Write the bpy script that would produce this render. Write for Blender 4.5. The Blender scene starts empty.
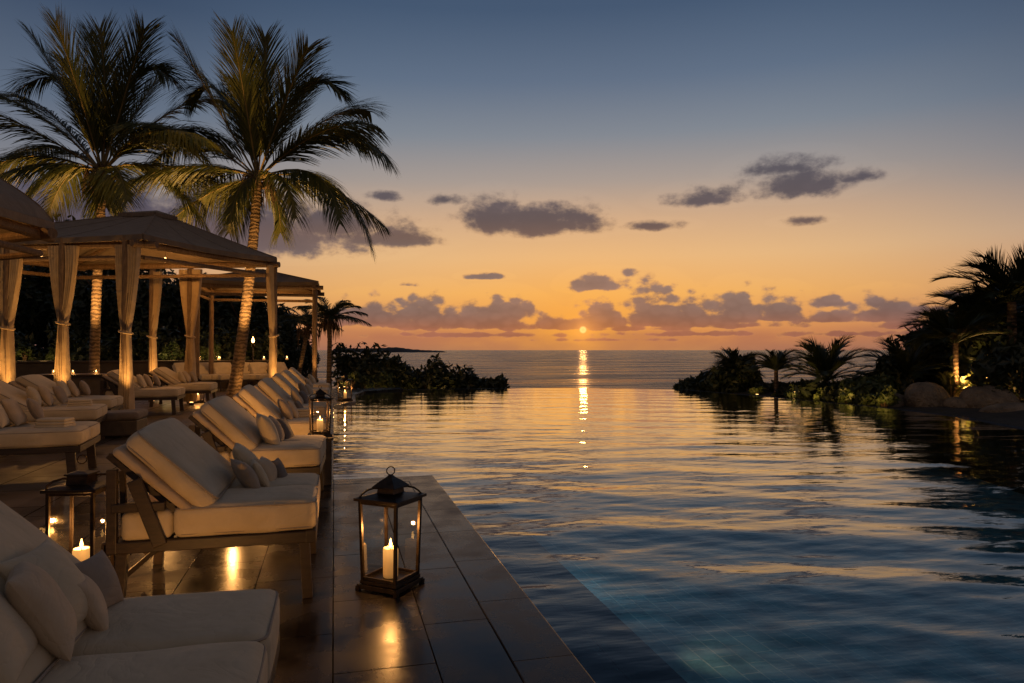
import bpy, math, random
import numpy as np
from mathutils import Vector, Matrix

R = math.radians
S = bpy.context.scene
COL = S.collection
rnd = random.Random(7)
nrng = np.random.default_rng(11)

# ------------------------------------------------------------------ camera
F = 700.0                      # focal length in pixels of the 1024 wide frame
YAW = 14.27                    # camera turned right of the pool edge direction
HC = 1.5                       # eye height
cam_d = bpy.data.cameras.new('camera')
cam = bpy.data.objects.new('camera', cam_d)
COL.objects.link(cam)
cam_d.sensor_width = 36
cam_d.lens = F / 1024 * 36
cam_d.clip_start = 0.05
cam_d.clip_end = 60000
cam.location = (0, 0, HC)
cam.rotation_euler = (R(90 + 0.70), 0, R(-YAW))
S.camera = cam
CT, ST = math.cos(R(YAW)), math.sin(R(YAW))

def G(px, d):
    """world X, Y of a place seen in column px at depth d"""
    l = (px - 512) / F * d
    return (l * CT + d * ST, d * CT - l * ST)

def lin(r, g, b):
    f = lambda c: ((c / 255 + 0.055) / 1.055) ** 2.4 if c > 10 else c / 255 / 12.92
    return (f(r), f(g), f(b), 1)

# ------------------------------------------------------------------ render settings
S.view_settings.view_transform = 'Standard'
S.view_settings.look = 'None'
S.view_settings.exposure = 0
S.view_settings.gamma = 1
S.view_settings.use_curve_mapping = False
S.cycles.use_denoising = True
S.cycles.max_bounces = 6
S.cycles.diffuse_bounces = 2
S.cycles.glossy_bounces = 4
S.cycles.transmission_bounces = 4
S.cycles.transparent_max_bounces = 16
S.cycles.sample_clamp_indirect = 4
S.cycles.caustics_reflective = False
S.cycles.caustics_refractive = False

# ------------------------------------------------------------------ sky
SUN_AZ = math.atan((583 - 512) / F) + R(YAW)
SUN_EL = R(1.65)
w = bpy.data.worlds.new('World')
S.world = w
w.use_nodes = True
nt = w.node_tree
nt.nodes.clear()
N = nt.nodes.new
L = nt.links.new

def put(sock, v):
    if hasattr(v, 'is_output') or isinstance(v, bpy.types.NodeSocket):
        L(v, sock)
    else:
        sock.default_value = v

def M(op, a, b=None, c=None, clamp=False):
    n = N('ShaderNodeMath'); n.operation = op; n.use_clamp = clamp
    put(n.inputs[0], a)
    if b is not None: put(n.inputs[1], b)
    if c is not None: put(n.inputs[2], c)
    return n.outputs[0]

def ramp(fac, stops, interp='LINEAR'):
    n = N('ShaderNodeValToRGB'); put(n.inputs[0], fac)
    cr = n.color_ramp; cr.interpolation = interp
    while len(cr.elements) < len(stops): cr.elements.new(0.5)
    for e, (p, c) in zip(cr.elements, stops):
        e.position = p; e.color = c
    return n.outputs[0]

def mixc(f, a, b, mode='MIX'):
    n = N('ShaderNodeMix'); n.data_type = 'RGBA'; n.blend_type = mode
    put(n.inputs[0], f); put(n.inputs[6], a); put(n.inputs[7], b)
    return n.outputs[2]

def sstep(x, a, b):
    n = N('ShaderNodeMapRange'); n.interpolation_type = 'SMOOTHSTEP'
    put(n.inputs[0], x); put(n.inputs[1], a); put(n.inputs[2], b)
    n.inputs[3].default_value = 0; n.inputs[4].default_value = 1
    return n.outputs[0]

tc = N('ShaderNodeTexCoord')
sx = N('ShaderNodeSeparateXYZ'); L(tc.outputs['Generated'], sx.inputs[0])
az = M('ARCTAN2', sx.outputs[0], sx.outputs[1])
el = M('ARCSINE', sx.outputs[2])
eld = M('MULTIPLY', el, 180 / math.pi)
ef = M('DIVIDE', eld, 90.0)                        # 0 horizon .. 1 zenith
def st(deg, c): return (max(0.0, deg / 90.0), lin(*c))
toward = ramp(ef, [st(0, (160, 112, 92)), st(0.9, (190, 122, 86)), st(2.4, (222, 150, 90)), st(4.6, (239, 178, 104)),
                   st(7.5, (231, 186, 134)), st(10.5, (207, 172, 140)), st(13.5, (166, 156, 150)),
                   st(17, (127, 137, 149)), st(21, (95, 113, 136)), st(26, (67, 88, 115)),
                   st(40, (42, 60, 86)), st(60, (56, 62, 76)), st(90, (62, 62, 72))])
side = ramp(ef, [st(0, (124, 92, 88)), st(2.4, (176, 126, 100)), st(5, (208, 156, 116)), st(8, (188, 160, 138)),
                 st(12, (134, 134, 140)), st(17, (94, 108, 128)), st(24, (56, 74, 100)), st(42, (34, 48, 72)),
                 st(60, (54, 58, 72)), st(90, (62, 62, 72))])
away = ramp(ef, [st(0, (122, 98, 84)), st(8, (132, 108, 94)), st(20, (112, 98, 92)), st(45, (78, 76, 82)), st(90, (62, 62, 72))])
daz = M('SUBTRACT', az, SUN_AZ)
cosd = M('COSINE', daz)
f1 = sstep(cosd, 0.80, 0.985)                      # narrow glow round the sun's bearing
f2 = sstep(cosd, -0.3, 0.82)
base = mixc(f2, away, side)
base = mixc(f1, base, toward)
# physical sky mixed in lightly
sky = N('ShaderNodeTexSky'); sky.sky_type = 'NISHITA'; sky.sun_disc = False
sky.sun_elevation = SUN_EL; sky.sun_rotation = SUN_AZ
sky.dust_density = 2.0; sky.air_density = 1.0; sky.ozone_density = 1.5
base = mixc(0.05, base, mixc(1.0, sky.outputs[0], (0.10, 0.10, 0.10, 1), 'MULTIPLY'))
# soft warm glow close to the sun
du = M('MULTIPLY', daz, 1.0); dv = M('SUBTRACT', el, SUN_EL)
rad = M('SQRT', M('ADD', M('POWER', M('MULTIPLY', du, 0.55), 2.0), M('POWER', dv, 2.0)))
glow = M('EXPONENT', M('MULTIPLY', rad, -15.0))
base = mixc(M('MULTIPLY', glow, 0.78), base, lin(255, 172, 50))

# clouds: (px, py, half width, height above, height below, strength) measured from the eye point
CL = [(700, 334, 130, 4, 3, .85), (860, 334, 120, 5, 3, .9), (480, 335, 140, 4, 3, .8), (610, 340, 90, 3, 2, .8), (905, 326, 60, 8, 4, 1.0), (540, 226, 84, 30, 12, 1.15), (495, 222, 46, 32, 14, 1.1), (652, 226, 40, 7, 5, 0.85),
      (705, 200, 52, 16, 7, 0.95), (800, 188, 66, 26, 11, 0.95), (790, 168, 58, 16, 10, 0.75), (855, 178, 42, 10, 7, .7),
      (446, 200, 26, 8, 6, 0.9), (385, 196, 22, 7, 6, 0.8), (805, 220, 28, 5, 5, 0.75),
      (484, 277, 25, 6, 3, 0.95), (406, 285, 18, 5, 3, 0.9), (598, 286, 38, 17, 7, 1.1), (627, 273, 13, 6, 5, 0.8),
      (372, 322, 62, 28, 6, 1.2), (425, 326, 56, 40, 6, 1.2), (462, 326, 44, 24, 5, 1.1), (497, 326, 58, 36, 6, 1.2), (552, 327, 42, 17, 4, 1.15), (640, 329, 70, 7, 3, .9), (740, 326, 90, 8, 3, .9),
      (602, 325, 28, 42, 5, 1.2), (655, 324, 44, 46, 6, 1.2), (690, 323, 52, 32, 6, 1.15), (738, 320, 40, 36, 6, 1.1),
      (775, 318, 44, 30, 5, 1.1), (822, 304, 40, 10, 5, .95), (882, 319, 52, 26, 5, 1.1), (830, 320, 44, 11, 4, 1.0),
      (925, 310, 28, 10, 5, .9), (960, 296, 26, 6, 4, .7),
      (230, 240, 170, 58, 18, 1.2), (90, 225, 190, 52, 34, 1.15), (385, 240, 72, 20, 9, 1.1), (330, 225, 90, 28, 14, 1.0)]
cv = N('ShaderNodeCombineXYZ'); L(az, cv.inputs[0]); L(M('MULTIPLY', el, 1.55), cv.inputs[1])
nz = N('ShaderNodeTexNoise'); nz.inputs['Scale'].default_value = 26; nz.inputs['Detail'].default_value = 9
nz.inputs['Roughness'].default_value = 0.62; L(cv.outputs[0], nz.inputs['Vector'])
cv2 = N('ShaderNodeCombineXYZ'); L(az, cv2.inputs[0]); L(M('MULTIPLY', el, 2.6), cv2.inputs[1]); cv2.inputs[2].default_value = 3
nz2 = N('ShaderNodeTexNoise'); nz2.inputs['Scale'].default_value = 9; nz2.inputs['Detail'].default_value = 5
L(cv2.outputs[0], nz2.inputs['Vector'])
vor = N('ShaderNodeTexVoronoi'); vor.feature = 'SMOOTH_F1'; vor.inputs['Scale'].default_value = 48
vor.inputs['Smoothness'].default_value = 0.35; L(cv.outputs[0], vor.inputs['Vector'])
field = None
for (cx, cy, a, bt, bb, s) in CL:
    ang = math.atan((cx - 512) / F)
    u0 = ang + R(YAW); v0 = math.atan((350 - cy) / F * math.cos(ang))
    ax = a / F * math.cos(ang) ** 1.6
    d1 = M('DIVIDE', M('SUBTRACT', az, u0), ax)
    e1 = M('SUBTRACT', el, v0)
    e2 = M('MAXIMUM', M('DIVIDE', e1, bt / F), M('DIVIDE', e1, -bb / F))
    r = M('SQRT', M('ADD', M('MULTIPLY', d1, d1), M('MULTIPLY', e2, e2)))
    fi = M('MULTIPLY', M('SUBTRACT', 1.0, r), s)
    field = fi if field is None else M('MAXIMUM', field, fi)
nsum = M('ADD', M('MULTIPLY', M('SUBTRACT', nz.outputs[0], 0.5), 3.3), M('MULTIPLY', M('SUBTRACT', 0.36, vor.outputs['Distance']), M('MULTIPLY', 1.6, sstep(el, R(8), R(4.5)))))
dens = M('ADD', M('MULTIPLY', field, 1.9), nsum)
dens = M('SUBTRACT', dens, M('MULTIPLY_ADD', sstep(el, R(8), R(4.5)), -0.04, 0.10))
dens = M('MULTIPLY', dens, sstep(field, -0.35, 0.12))
alpha = sstep(dens, -0.12, M('ADD', 0.55, M('MULTIPLY', 0.55, sstep(el, R(5), R(9)))))
ccol = ramp(ef, [st(0, (176, 112, 90)), st(1.7, (168, 108, 82)), st(3.0, (136, 110, 102)), st(5.0, (136, 116, 110)), st(7, (120, 104, 102)),
                 st(9.2, (112, 90, 84)), st(10.6, (92, 82, 86)), st(14, (88, 84, 92)), st(22, (70, 78, 102)), st(90, (40, 50, 70))])
ccol_side = ramp(ef, [st(0, (100, 78, 84)), st(5, (104, 86, 96)), st(12, (74, 74, 92)), st(90, (30, 40, 60))])
ccol = mixc(f1, ccol_side, ccol)
thick = sstep(dens, 0.3, 1.6)
rimf = M('MULTIPLY', M('SUBTRACT', 1.0, sstep(dens, 0.0, 0.75)), M('MULTIPLY', f1, sstep(el, R(13), R(4))))
ccol = mixc(M('MULTIPLY', rimf, 0.55), ccol, lin(250, 176, 92))
ccol = mixc(M('MULTIPLY', M('EXPONENT', M('MULTIPLY', rad, -22.0)), 0.40), ccol, lin(238, 140, 60))
puff = sstep(vor.outputs['Distance'], 0.28, 0.62)
ccol = mixc(M('MULTIPLY', M('MULTIPLY', puff, sstep(el, R(7), R(4))), 0.5), ccol, mixc(1.0, ccol, (0.74, 0.72, 0.74, 1), 'MULTIPLY'))
ccol = mixc(M('MULTIPLY', thick, 0.30), ccol, mixc(1.0, ccol, (0.55, 0.55, 0.62, 1), 'MULTIPLY'))
# pale tops on the denser parts of the bank
lum = sstep(nz2.outputs[0], 0.46, 0.72)
ccol = mixc(M('MULTIPLY', lum, 0.34), ccol, mixc(1.0, ccol, (1.7, 1.6, 1.55, 1), 'MULTIPLY'))
skyc = mixc(M('MULTIPLY', alpha, 0.93), base, ccol)
# thin haze bank just above the horizon and faint high streaks
hz = M('MULTIPLY', sstep(el, R(2.0), R(1.1)), sstep(nz2.outputs[0], 0.30, 0.62))
skyc = mixc(M('MULTIPLY', hz, 0.45), skyc, lin(164, 104, 84))
# sun disc
rs = M('SQRT', M('ADD', M('POWER', daz, 2.0), M('POWER', dv, 2.0)))
disc = sstep(rs, R(0.34), R(0.17))
skyc = mixc(M('MULTIPLY', disc, 1.0), skyc, (2.1, 1.15, 0.38, 1))
halo = M('EXPONENT', M('MULTIPLY', rs, -75.0))
skyc = mixc(M('MULTIPLY', halo, 0.7), skyc, (1.3, 0.50, 0.10, 1))
# sea coloured below the horizon
skyc = mixc(sstep(el, R(-0.1), R(-1.5)), skyc, lin(34, 38, 48))
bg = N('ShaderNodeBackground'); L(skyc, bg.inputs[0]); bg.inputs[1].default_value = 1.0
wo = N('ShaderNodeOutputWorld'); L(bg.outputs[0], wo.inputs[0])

# ------------------------------------------------------------------ sun
sd = bpy.data.lights.new('sun', 'SUN'); sd.energy = 0.011; sd.angle = R(0.6); sd.color = (1, 0.45, 0.13)
so = bpy.data.objects.new('sun', sd); COL.objects.link(so)
sdir = Vector((math.sin(SUN_AZ) * math.cos(SUN_EL), math.cos(SUN_AZ) * math.cos(SUN_EL), math.sin(SUN_EL)))
so.rotation_euler = sdir.to_track_quat('Z', 'Y').to_euler()

# ================================================================== materials
def mat(name):
    global nt, N, L
    m = bpy.data.materials.new(name); m.use_nodes = True
    nt = m.node_tree; N = nt.nodes.new; L = nt.links.new
    nt.nodes.clear()
    o = N('ShaderNodeOutputMaterial')
    return m, o

def noise(scale, detail=4, rough=0.55, coord='Object', stretch=None):
    t = N('ShaderNodeTexCoord'); v = t.outputs[coord]
    if stretch:
        mp = N('ShaderNodeMapping'); L(v, mp.inputs[0]); mp.inputs['Scale'].default_value = stretch; v = mp.outputs[0]
    n = N('ShaderNodeTexNoise'); n.inputs['Scale'].default_value = scale; n.inputs['Detail'].default_value = detail
    n.inputs['Roughness'].default_value = rough; L(v, n.inputs['Vector'])
    return n.outputs[0]

def bump(h, strength, dist, normal=None):
    b = N('ShaderNodeBump'); b.inputs['Strength'].default_value = strength; b.inputs['Distance'].default_value = dist
    L(h, b.inputs['Height'])
    if normal is not None: L(normal, b.inputs['Normal'])
    return b.outputs[0]

def principled(o, color, rough=0.7, normal=None, **kw):
    p = N('ShaderNodeBsdfPrincipled')
    put(p.inputs['Base Color'], color); put(p.inputs['Roughness'], rough)
    if normal is not None: L(normal, p.inputs['Normal'])
    for k, v in kw.items(): put(p.inputs[k.replace('_', ' ')], v)
    if o is not None: L(p.outputs[0], o.inputs[0])
    return p

def simple(name, c1, c2, rough, nscale, bstr=0.3, bdist=0.01, stretch=None, detail=4, **kw):
    m, o = mat(name)
    n = noise(nscale, detail, stretch=stretch)
    c = ramp(n, [(0.32, (*c1, 1)), (0.68, (*c2, 1))])
    n2 = noise(nscale * 4, 3, stretch=stretch)
    principled(o, c, rough, bump(n2, bstr, bdist), **kw)
    return m

def fabric(name, c1, c2):
    m, o = mat(name)
    n = noise(5, 4)
    c = ramp(n, [(0.3, (*c1, 1)), (0.7, (*c2, 1))])
    weave = noise(420, 2)
    folds = noise(5, 3, 0.5)
    tcr = N('ShaderNodeTexCoord'); nr = N('ShaderNodeTexNoise'); L(tcr.outputs['Object'], nr.inputs['Vector'])
    nr.inputs['Scale'].default_value = 3.2; nr.inputs['Detail'].default_value = 4; nr.inputs['Distortion'].default_value = 1.4
    crease = M('POWER', M('ABSOLUTE', M('SUBTRACT', nr.outputs[0], 0.5)), 0.55)
    nb = bump(folds, 0.45, 0.04)
    nb = bump(crease, 0.40, 0.020, nb)
    nb = bump(weave, 0.25, 0.002, nb)
    principled(o, c, 0.92, nb, Sheen_Weight=0.15)
    return m

def leaf(name, c1, c2, trans=0.25, rough=0.5):
    m, o = mat(name)
    g = N('ShaderNodeNewGeometry')
    n = N('ShaderNodeTexNoise'); n.inputs['Scale'].default_value = 1.3; n.inputs['Detail'].default_value = 3
    L(g.outputs['Position'], n.inputs['Vector'])
    mxr = M('ADD', M('MULTIPLY', n.outputs[0], 0.7), M('MULTIPLY', g.outputs['Random Per Island'], 0.3))
    c = ramp(mxr, [(0.3, (*c1, 1)), (0.7, (*c2, 1))])
    p = principled(None, c, rough)
    t = N('ShaderNodeBsdfTranslucent'); L(c, t.inputs[0])
    mx = N('ShaderNodeMixShader'); mx.inputs[0].default_value = trans
    L(p.outputs[0], mx.inputs[1]); L(t.outputs[0], mx.inputs[2]); L(mx.outputs[0], o.inputs[0])
    return m

def emit(name, color, strength):
    m, o = mat(name)
    e = N('ShaderNodeEmission'); e.inputs[0].default_value = (*color, 1); e.inputs[1].default_value = strength
    L(e.outputs[0], o.inputs[0])
    return m

MT = {}
MT['cushion'] = fabric('cushion_fabric', (0.50, 0.41, 0.27), (0.60, 0.50, 0.345))
MT['cushion_grey'] = fabric('grey_cushion_fabric', (0.26, 0.205, 0.155), (0.34, 0.275, 0.21))
MT['cushion_dark'] = fabric('dark_cushion_fabric', (0.10, 0.085, 0.075), (0.15, 0.125, 0.11))
MT['cushion_tan'] = fabric('tan_cushion_fabric', (0.44, 0.335, 0.22), (0.53, 0.42, 0.29))
MT['piping'] = simple('piping_cord', (0.30, 0.25, 0.20), (0.36, 0.30, 0.24), 0.9, 40)
MT['curtain'] = fabric('curtain_linen', (0.42, 0.30, 0.17), (0.52, 0.39, 0.235))
MT['canopy'] = fabric('canopy_canvas', (0.165, 0.12, 0.08), (0.215, 0.16, 0.11))
MT['wood'] = simple('dark_teak', (0.016, 0.010, 0.007), (0.042, 0.025, 0.015), 0.5, 9, 0.4, 0.004, (1, 1, 6))
MT['log'] = simple('weathered_post', (0.12, 0.075, 0.042), (0.24, 0.155, 0.09), 0.75, 9, 0.7, 0.02, (3, 3, 0.6))
MT['metal'] = simple('bronze_metal', (0.02, 0.014, 0.01), (0.05, 0.034, 0.022), 0.38, 22, 0.3, 0.002, Metallic=0.75)
MT['plinth'] = simple('dark_plinth', (0.04, 0.032, 0.026), (0.07, 0.056, 0.045), 0.6, 6)
MT['wall'] = simple('rendered_wall', (0.05, 0.038, 0.028), (0.08, 0.06, 0.042), 0.85, 3, 0.4, 0.02)
MT['rock'] = simple('boulder_stone', (0.12, 0.095, 0.065), (0.30, 0.24, 0.165), 0.85, 2.6, 1.0, 0.16, detail=9)
MT['soil'] = simple('soil', (0.025, 0.022, 0.016), (0.05, 0.042, 0.03), 0.95, 2, 0.8, 0.05)
MT['headland'] = simple('far_headland', (0.030, 0.03, 0.035), (0.05, 0.05, 0.055), 0.95, 0.02)
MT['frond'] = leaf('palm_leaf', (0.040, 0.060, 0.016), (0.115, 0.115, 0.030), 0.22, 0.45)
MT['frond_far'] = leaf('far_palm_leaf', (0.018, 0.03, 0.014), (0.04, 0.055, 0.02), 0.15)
MT['rachis'] = simple('palm_stalk', (0.16, 0.12, 0.04), (0.26, 0.19, 0.07), 0.6, 8)
MT['dry'] = simple('dry_husk', (0.07, 0.045, 0.025), (0.14, 0.09, 0.05), 0.9, 10)
MT['leaf_dark'] = leaf('dark_leaf', (0.012, 0.022, 0.010), (0.03, 0.045, 0.016), 0.12)
MT['leaf_mid'] = leaf('green_leaf', (0.03, 0.055, 0.018), (0.075, 0.10, 0.03), 0.2)
MT['flame'] = emit('candle_flame', (1.0, 0.52, 0.14), 15)
MT['bulb'] = emit('lamp_bulb', (1.0, 0.50, 0.15), 7)

def palm_trunk_mat():
    m, o = mat('palm_trunk')
    t = N('ShaderNodeTexCoord')
    wv = N('ShaderNodeTexWave'); wv.bands_direction = 'Z'; wv.inputs['Scale'].default_value = 2.6
    wv.inputs['Distortion'].default_value = 6; wv.inputs['Detail'].default_value = 3; wv.inputs['Detail Scale'].default_value = 2.5
    L(t.outputs['Object'], wv.inputs['Vector'])
    n = noise(5, 6)
    f = M('ADD', M('MULTIPLY', wv.outputs[1], 0.35), M('MULTIPLY', n, 0.65))
    c = ramp(f, [(0.28, (0.06, 0.038, 0.022, 1)), (0.55, (0.17, 0.115, 0.068, 1)), (0.8, (0.26, 0.18, 0.11, 1))])
    principled(o, c, 0.85, bump(f, 0.8, 0.03))
    return m
MT['trunk'] = palm_trunk_mat()

def wax():
    m, o = mat('candle_wax')
    g = N('ShaderNodeTexCoord'); s = N('ShaderNodeSeparateXYZ'); L(g.outputs['Generated'], s.inputs[0])
    e = M('ADD', 0.22, M('MULTIPLY', M('POWER', s.outputs[2], 2.0), 0.75))  # emission stands in for flame light shining through the wax, stronger upwards
    principled(o, (0.80, 0.58, 0.32, 1), 0.5, None, Emission_Color=(1, 0.46, 0.11, 1), Emission_Strength=e)
    return m
MT['wax'] = wax()

def glass():
    m, o = mat('lantern_glass')
    fr = N('ShaderNodeFresnel'); fr.inputs[0].default_value = 1.5
    tr = N('ShaderNodeBsdfTransparent')
    n = noise(14, 5)
    put(tr.inputs[0], ramp(n, [(0.35, (0.97, 0.95, 0.92, 1)), (0.75, (0.86, 0.82, 0.76, 1))]))
    gl = N('ShaderNodeBsdfGlossy'); gl.inputs['Roughness'].default_value = 0.04; gl.inputs[0].default_value = (1, 1, 1, 1)
    mx = N('ShaderNodeMixShader'); L(M('MULTIPLY', fr.outputs[0], 0.30), mx.inputs[0]); L(tr.outputs[0], mx.inputs[1]); L(gl.outputs[0], mx.inputs[2])
    L(mx.outputs[0], o.inputs[0])
    return m
MT['glass'] = glass()

def water(name, tint, rough, fine):
    m, o = mat(name)
    nrm = None
    t = N('ShaderNodeTexCoord')
    if fine == 'pool':
        mp = N('ShaderNodeMapping'); L(t.outputs['Object'], mp.inputs[0]); mp.inputs['Rotation'].default_value = (0, 0, R(YAW)); mp.inputs['Scale'].default_value = (0.7, 2.2, 1)
        n = N('ShaderNodeTexNoise'); n.inputs['Scale'].default_value = 4.5; n.inputs['Detail'].default_value = 2; L(mp.outputs[0], n.inputs['Vector'])
        nrm = bump(n.outputs[0], 0.4, 0.008)
        fr = N('ShaderNodeFresnel'); fr.inputs[0].default_value = 1.33; L(nrm, fr.inputs['Normal'])
        gl = N('ShaderNodeBsdfGlossy'); gl.inputs['Roughness'].default_value = rough; L(nrm, gl.inputs['Normal'])
        gl.inputs[0].default_value = (1, 1, 1, 1)
        tr = N('ShaderNodeBsdfTransparent'); tr.inputs[0].default_value = tint
        mx = N('ShaderNodeMixShader'); L(M('MULTIPLY', fr.outputs[0], M('MULTIPLY_ADD', fr.outputs[0], 1.0, 1.05), clamp=True), mx.inputs[0])
        L(tr.outputs[0], mx.inputs[1]); L(gl.outputs[0], mx.inputs[2]); L(mx.outputs[0], o.inputs[0])
    else:
        mp = N('ShaderNodeMapping'); L(t.outputs['Object'], mp.inputs[0]); mp.inputs['Rotation'].default_value = (0, 0, R(20)); mp.inputs['Scale'].default_value = (0.5, 1.3, 1)
        n = N('ShaderNodeTexNoise'); n.inputs['Scale'].default_value = 0.10; n.inputs['Detail'].default_value = 9; n.inputs['Roughness'].default_value = 0.6
        L(mp.outputs[0], n.inputs['Vector'])
        nrm = bump(n.outputs[0], 1.0, 3.2)
        m2 = N('ShaderNodeMapping'); L(t.outputs['Object'], m2.inputs[0]); m2.inputs['Rotation'].default_value = (0, 0, R(20)); m2.inputs['Scale'].default_value = (0.012, 0.05, 1)
        n2 = N('ShaderNodeTexNoise'); n2.inputs['Scale'].default_value = 1.0; n2.inputs['Detail'].default_value = 8; n2.inputs['Roughness'].default_value = 0.7; L(m2.outputs[0], n2.inputs['Vector'])
        rg_ = M('MULTIPLY_ADD', sstep(n2.outputs[0], 0.36, 0.64), 0.26, 0.12)
        principled(o, (0.055, 0.060, 0.075, 1), rg_, nrm, IOR=1.5)
    return m
MT['water'] = water('pool_water', (0.62, 0.90, 0.96, 1), 0.012, 'pool')
MT['sea'] = water('sea_water', None, 0.24, 'sea')

def tiles(name, c1, c2, mortar, bw, rh, ms, rough, rot=90, mrough=0.8, bdist=0.0022, offset=0.5):
    m, o = mat(name)
    t = N('ShaderNodeTexCoord'); mp = N('ShaderNodeMapping'); L(t.outputs['Object'], mp.inputs[0])
    mp.inputs['Rotation'].default_value = (0, 0, R(rot))
    br = N('ShaderNodeTexBrick'); L(mp.outputs[0], br.inputs['Vector'])
    br.inputs['Scale'].default_value = 1; br.inputs['Brick Width'].default_value = bw; br.inputs['Row Height'].default_value = rh
    br.inputs['Mortar Size'].default_value = ms; br.inputs['Mortar Smooth'].default_value = 0.15; br.offset = offset
    br.inputs['Color1'].default_value = (*c1, 1); br.inputs['Color2'].default_value = (*c2, 1); br.inputs['Mortar'].default_value = (*mortar, 1)
    n = noise(2.2, 7, 0.6); n3 = noise(24, 5)
    var = ramp(n, [(0.32, (0.45, 0.44, 0.44, 1)), (0.68, (1.5, 1.46, 1.38, 1))])
    c = mixc(1.0, br.outputs[0], var, 'MULTIPLY')
    ro = M('ADD', M('ADD', rough, M('MULTIPLY', M('SUBTRACT', n, 0.5), 0.75)), M('MULTIPLY', br.outputs[1], 0.4), clamp=True)
    h = M('SUBTRACT', M('MULTIPLY', M('ADD', n3, M('MULTIPLY', n, 2.0)), 0.25), br.outputs[1])
    principled(o, c, ro, bump(h, 0.5, bdist), Specular_IOR_Level=M('SUBTRACT', 0.21, M('MULTIPLY', br.outputs[1], 0.21)))
    return m
MT['deck'] = tiles('deck_stone', (0.011, 0.0095, 0.009), (0.024, 0.020, 0.0175), (0.007, 0.006, 0.005), 0.96, 0.48, 0.004, 0.26)
MT['coping'] = tiles('coping_stone', (0.013, 0.0115, 0.011), (0.022, 0.019, 0.0175), (0.008, 0.007, 0.006), 0.82, 40, 0.003, 0.26, offset=0.0)
MT['patio'] = tiles('patio_stone', (0.095, 0.075, 0.055), (0.13, 0.10, 0.075), (0.03, 0.025, 0.02), 0.9, 0.9, 0.008, 0.42)
MT['pooltile'] = tiles('pool_tile', (0.22, 0.42, 0.48), (0.27, 0.48, 0.54), (0.60, 0.66, 0.64), 0.36, 0.18, 0.007, 0.4)
MT['ledge'] = tiles('pool_ledge_stone', (0.018, 0.019, 0.022), (0.024, 0.025, 0.028), (0.010, 0.010, 0.010), 0.8, 0.4, 0.006, 0.6)

# ================================================================== mesh builder
class MB:
    def __init__(s): s.v = []; s.f = []; s.n = 0
    def add(s, verts, faces, mtx=None):
        verts = np.asarray(verts, float)
        if mtx is not None:
            m = np.array(mtx); verts = verts @ m[:3, :3].T + m[:3, 3]
        s.v.append(verts)
        if isinstance(faces, np.ndarray): s.f.extend((faces + s.n).tolist())
        else: s.f.extend([[i + s.n for i in f] for f in faces])
        s.n += len(verts)
        return s
    def build(s, name, m, parent=None, smooth=True, bevel=0, link=True, sharp=35):
        me = bpy.data.meshes.new(name)
        me.from_pydata(np.concatenate(s.v).tolist(), [], s.f); me.update()
        me.materials.append(MT[m] if isinstance(m, str) else m)
        if smooth:
            me.polygons.foreach_set('use_smooth', [True] * len(me.polygons))
            if sharp: me.set_sharp_from_angle(angle=R(sharp))
        o = bpy.data.objects.new(name, me); COL.objects.link(o)
        if bevel:
            b = o.modifiers.new('bevel', 'BEVEL'); b.width = bevel; b.segments = 2; b.limit_method = 'ANGLE'
        if parent is not None: o.parent = parent
        return o

def T(x=0, y=0, z=0, rx=0, ry=0, rz=0, sc=None):
    m = Matrix.Translation((x, y, z)) @ Matrix.Rotation(R(rz), 4, 'Z') @ Matrix.Rotation(R(ry), 4, 'Y') @ Matrix.Rotation(R(rx), 4, 'X')
    if sc: m = m @ Matrix.Diagonal((*sc, 1))
    return m

BF = [[0, 3, 2, 1], [4, 5, 6, 7], [0, 1, 5, 4], [1, 2, 6, 5], [2, 3, 7, 6], [3, 0, 4, 7]]
def box(mb, x0, x1, y0, y1, z0, z1, mtx=None):
    mb.add([(x0, y0, z0), (x1, y0, z0), (x1, y1, z0), (x0, y1, z0), (x0, y0, z1), (x1, y0, z1), (x1, y1, z1), (x0, y1, z1)], BF, mtx)

def frames(pts):
    pts = [Vector(p) for p in pts]; out = []
    for i, p in enumerate(pts):
        t = (pts[min(i + 1, len(pts) - 1)] - pts[max(i - 1, 0)]).normalized()
        up = Vector((0, 0, 1)) if abs(t.z) < 0.95 else Vector((0, 1, 0))
        a = t.cross(up).normalized(); b = a.cross(t).normalized()
        out.append((p, t, a, b))
    return out

def tube(mb, pts, rad, seg=8, caps=True, closed=False):
    fr = frames(pts); n = len(fr)
    if not hasattr(rad, '__len__'): rad = [rad] * n
    vs = []
    pa = None
    for (p, t, a, b), r in zip(fr, rad):
        if pa is not None:
            a = (pa - t * pa.dot(t)).normalized(); b = a.cross(t).normalized()
        pa = a
        for k in range(seg):
            an = 2 * math.pi * k / seg
            vs.append(p + a * (math.cos(an) * r) + b * (math.sin(an) * r))
    fs = []
    m = n if closed else n - 1
    for i in range(m):
        j = (i + 1) % n
        for k in range(seg):
            k2 = (k + 1) % seg
            fs.append([i * seg + k, i * seg + k2, j * seg + k2, j * seg + k])
    if caps and not closed:
        fs.append(list(range(seg))[::-1]); fs.append([(n - 1) * seg + k for k in range(seg)])
    mb.add([tuple(v) for v in vs], fs)

def beam(mb, p, q, w, h):
    """rectangular bar from p to q"""
    p, q = Vector(p), Vector(q); t = (q - p).normalized()
    up = Vector((0, 0, 1)) if abs(t.z) < 0.95 else Vector((1, 0, 0))
    a = t.cross(up).normalized() * (w / 2); b = a.cross(t).normalized() * (h / 2)
    vs = [p - a - b, p + a - b, p + a + b, p - a + b, q - a - b, q + a - b, q + a + b, q - a + b]
    mb.add([tuple(v) for v in vs], BF)

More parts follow.
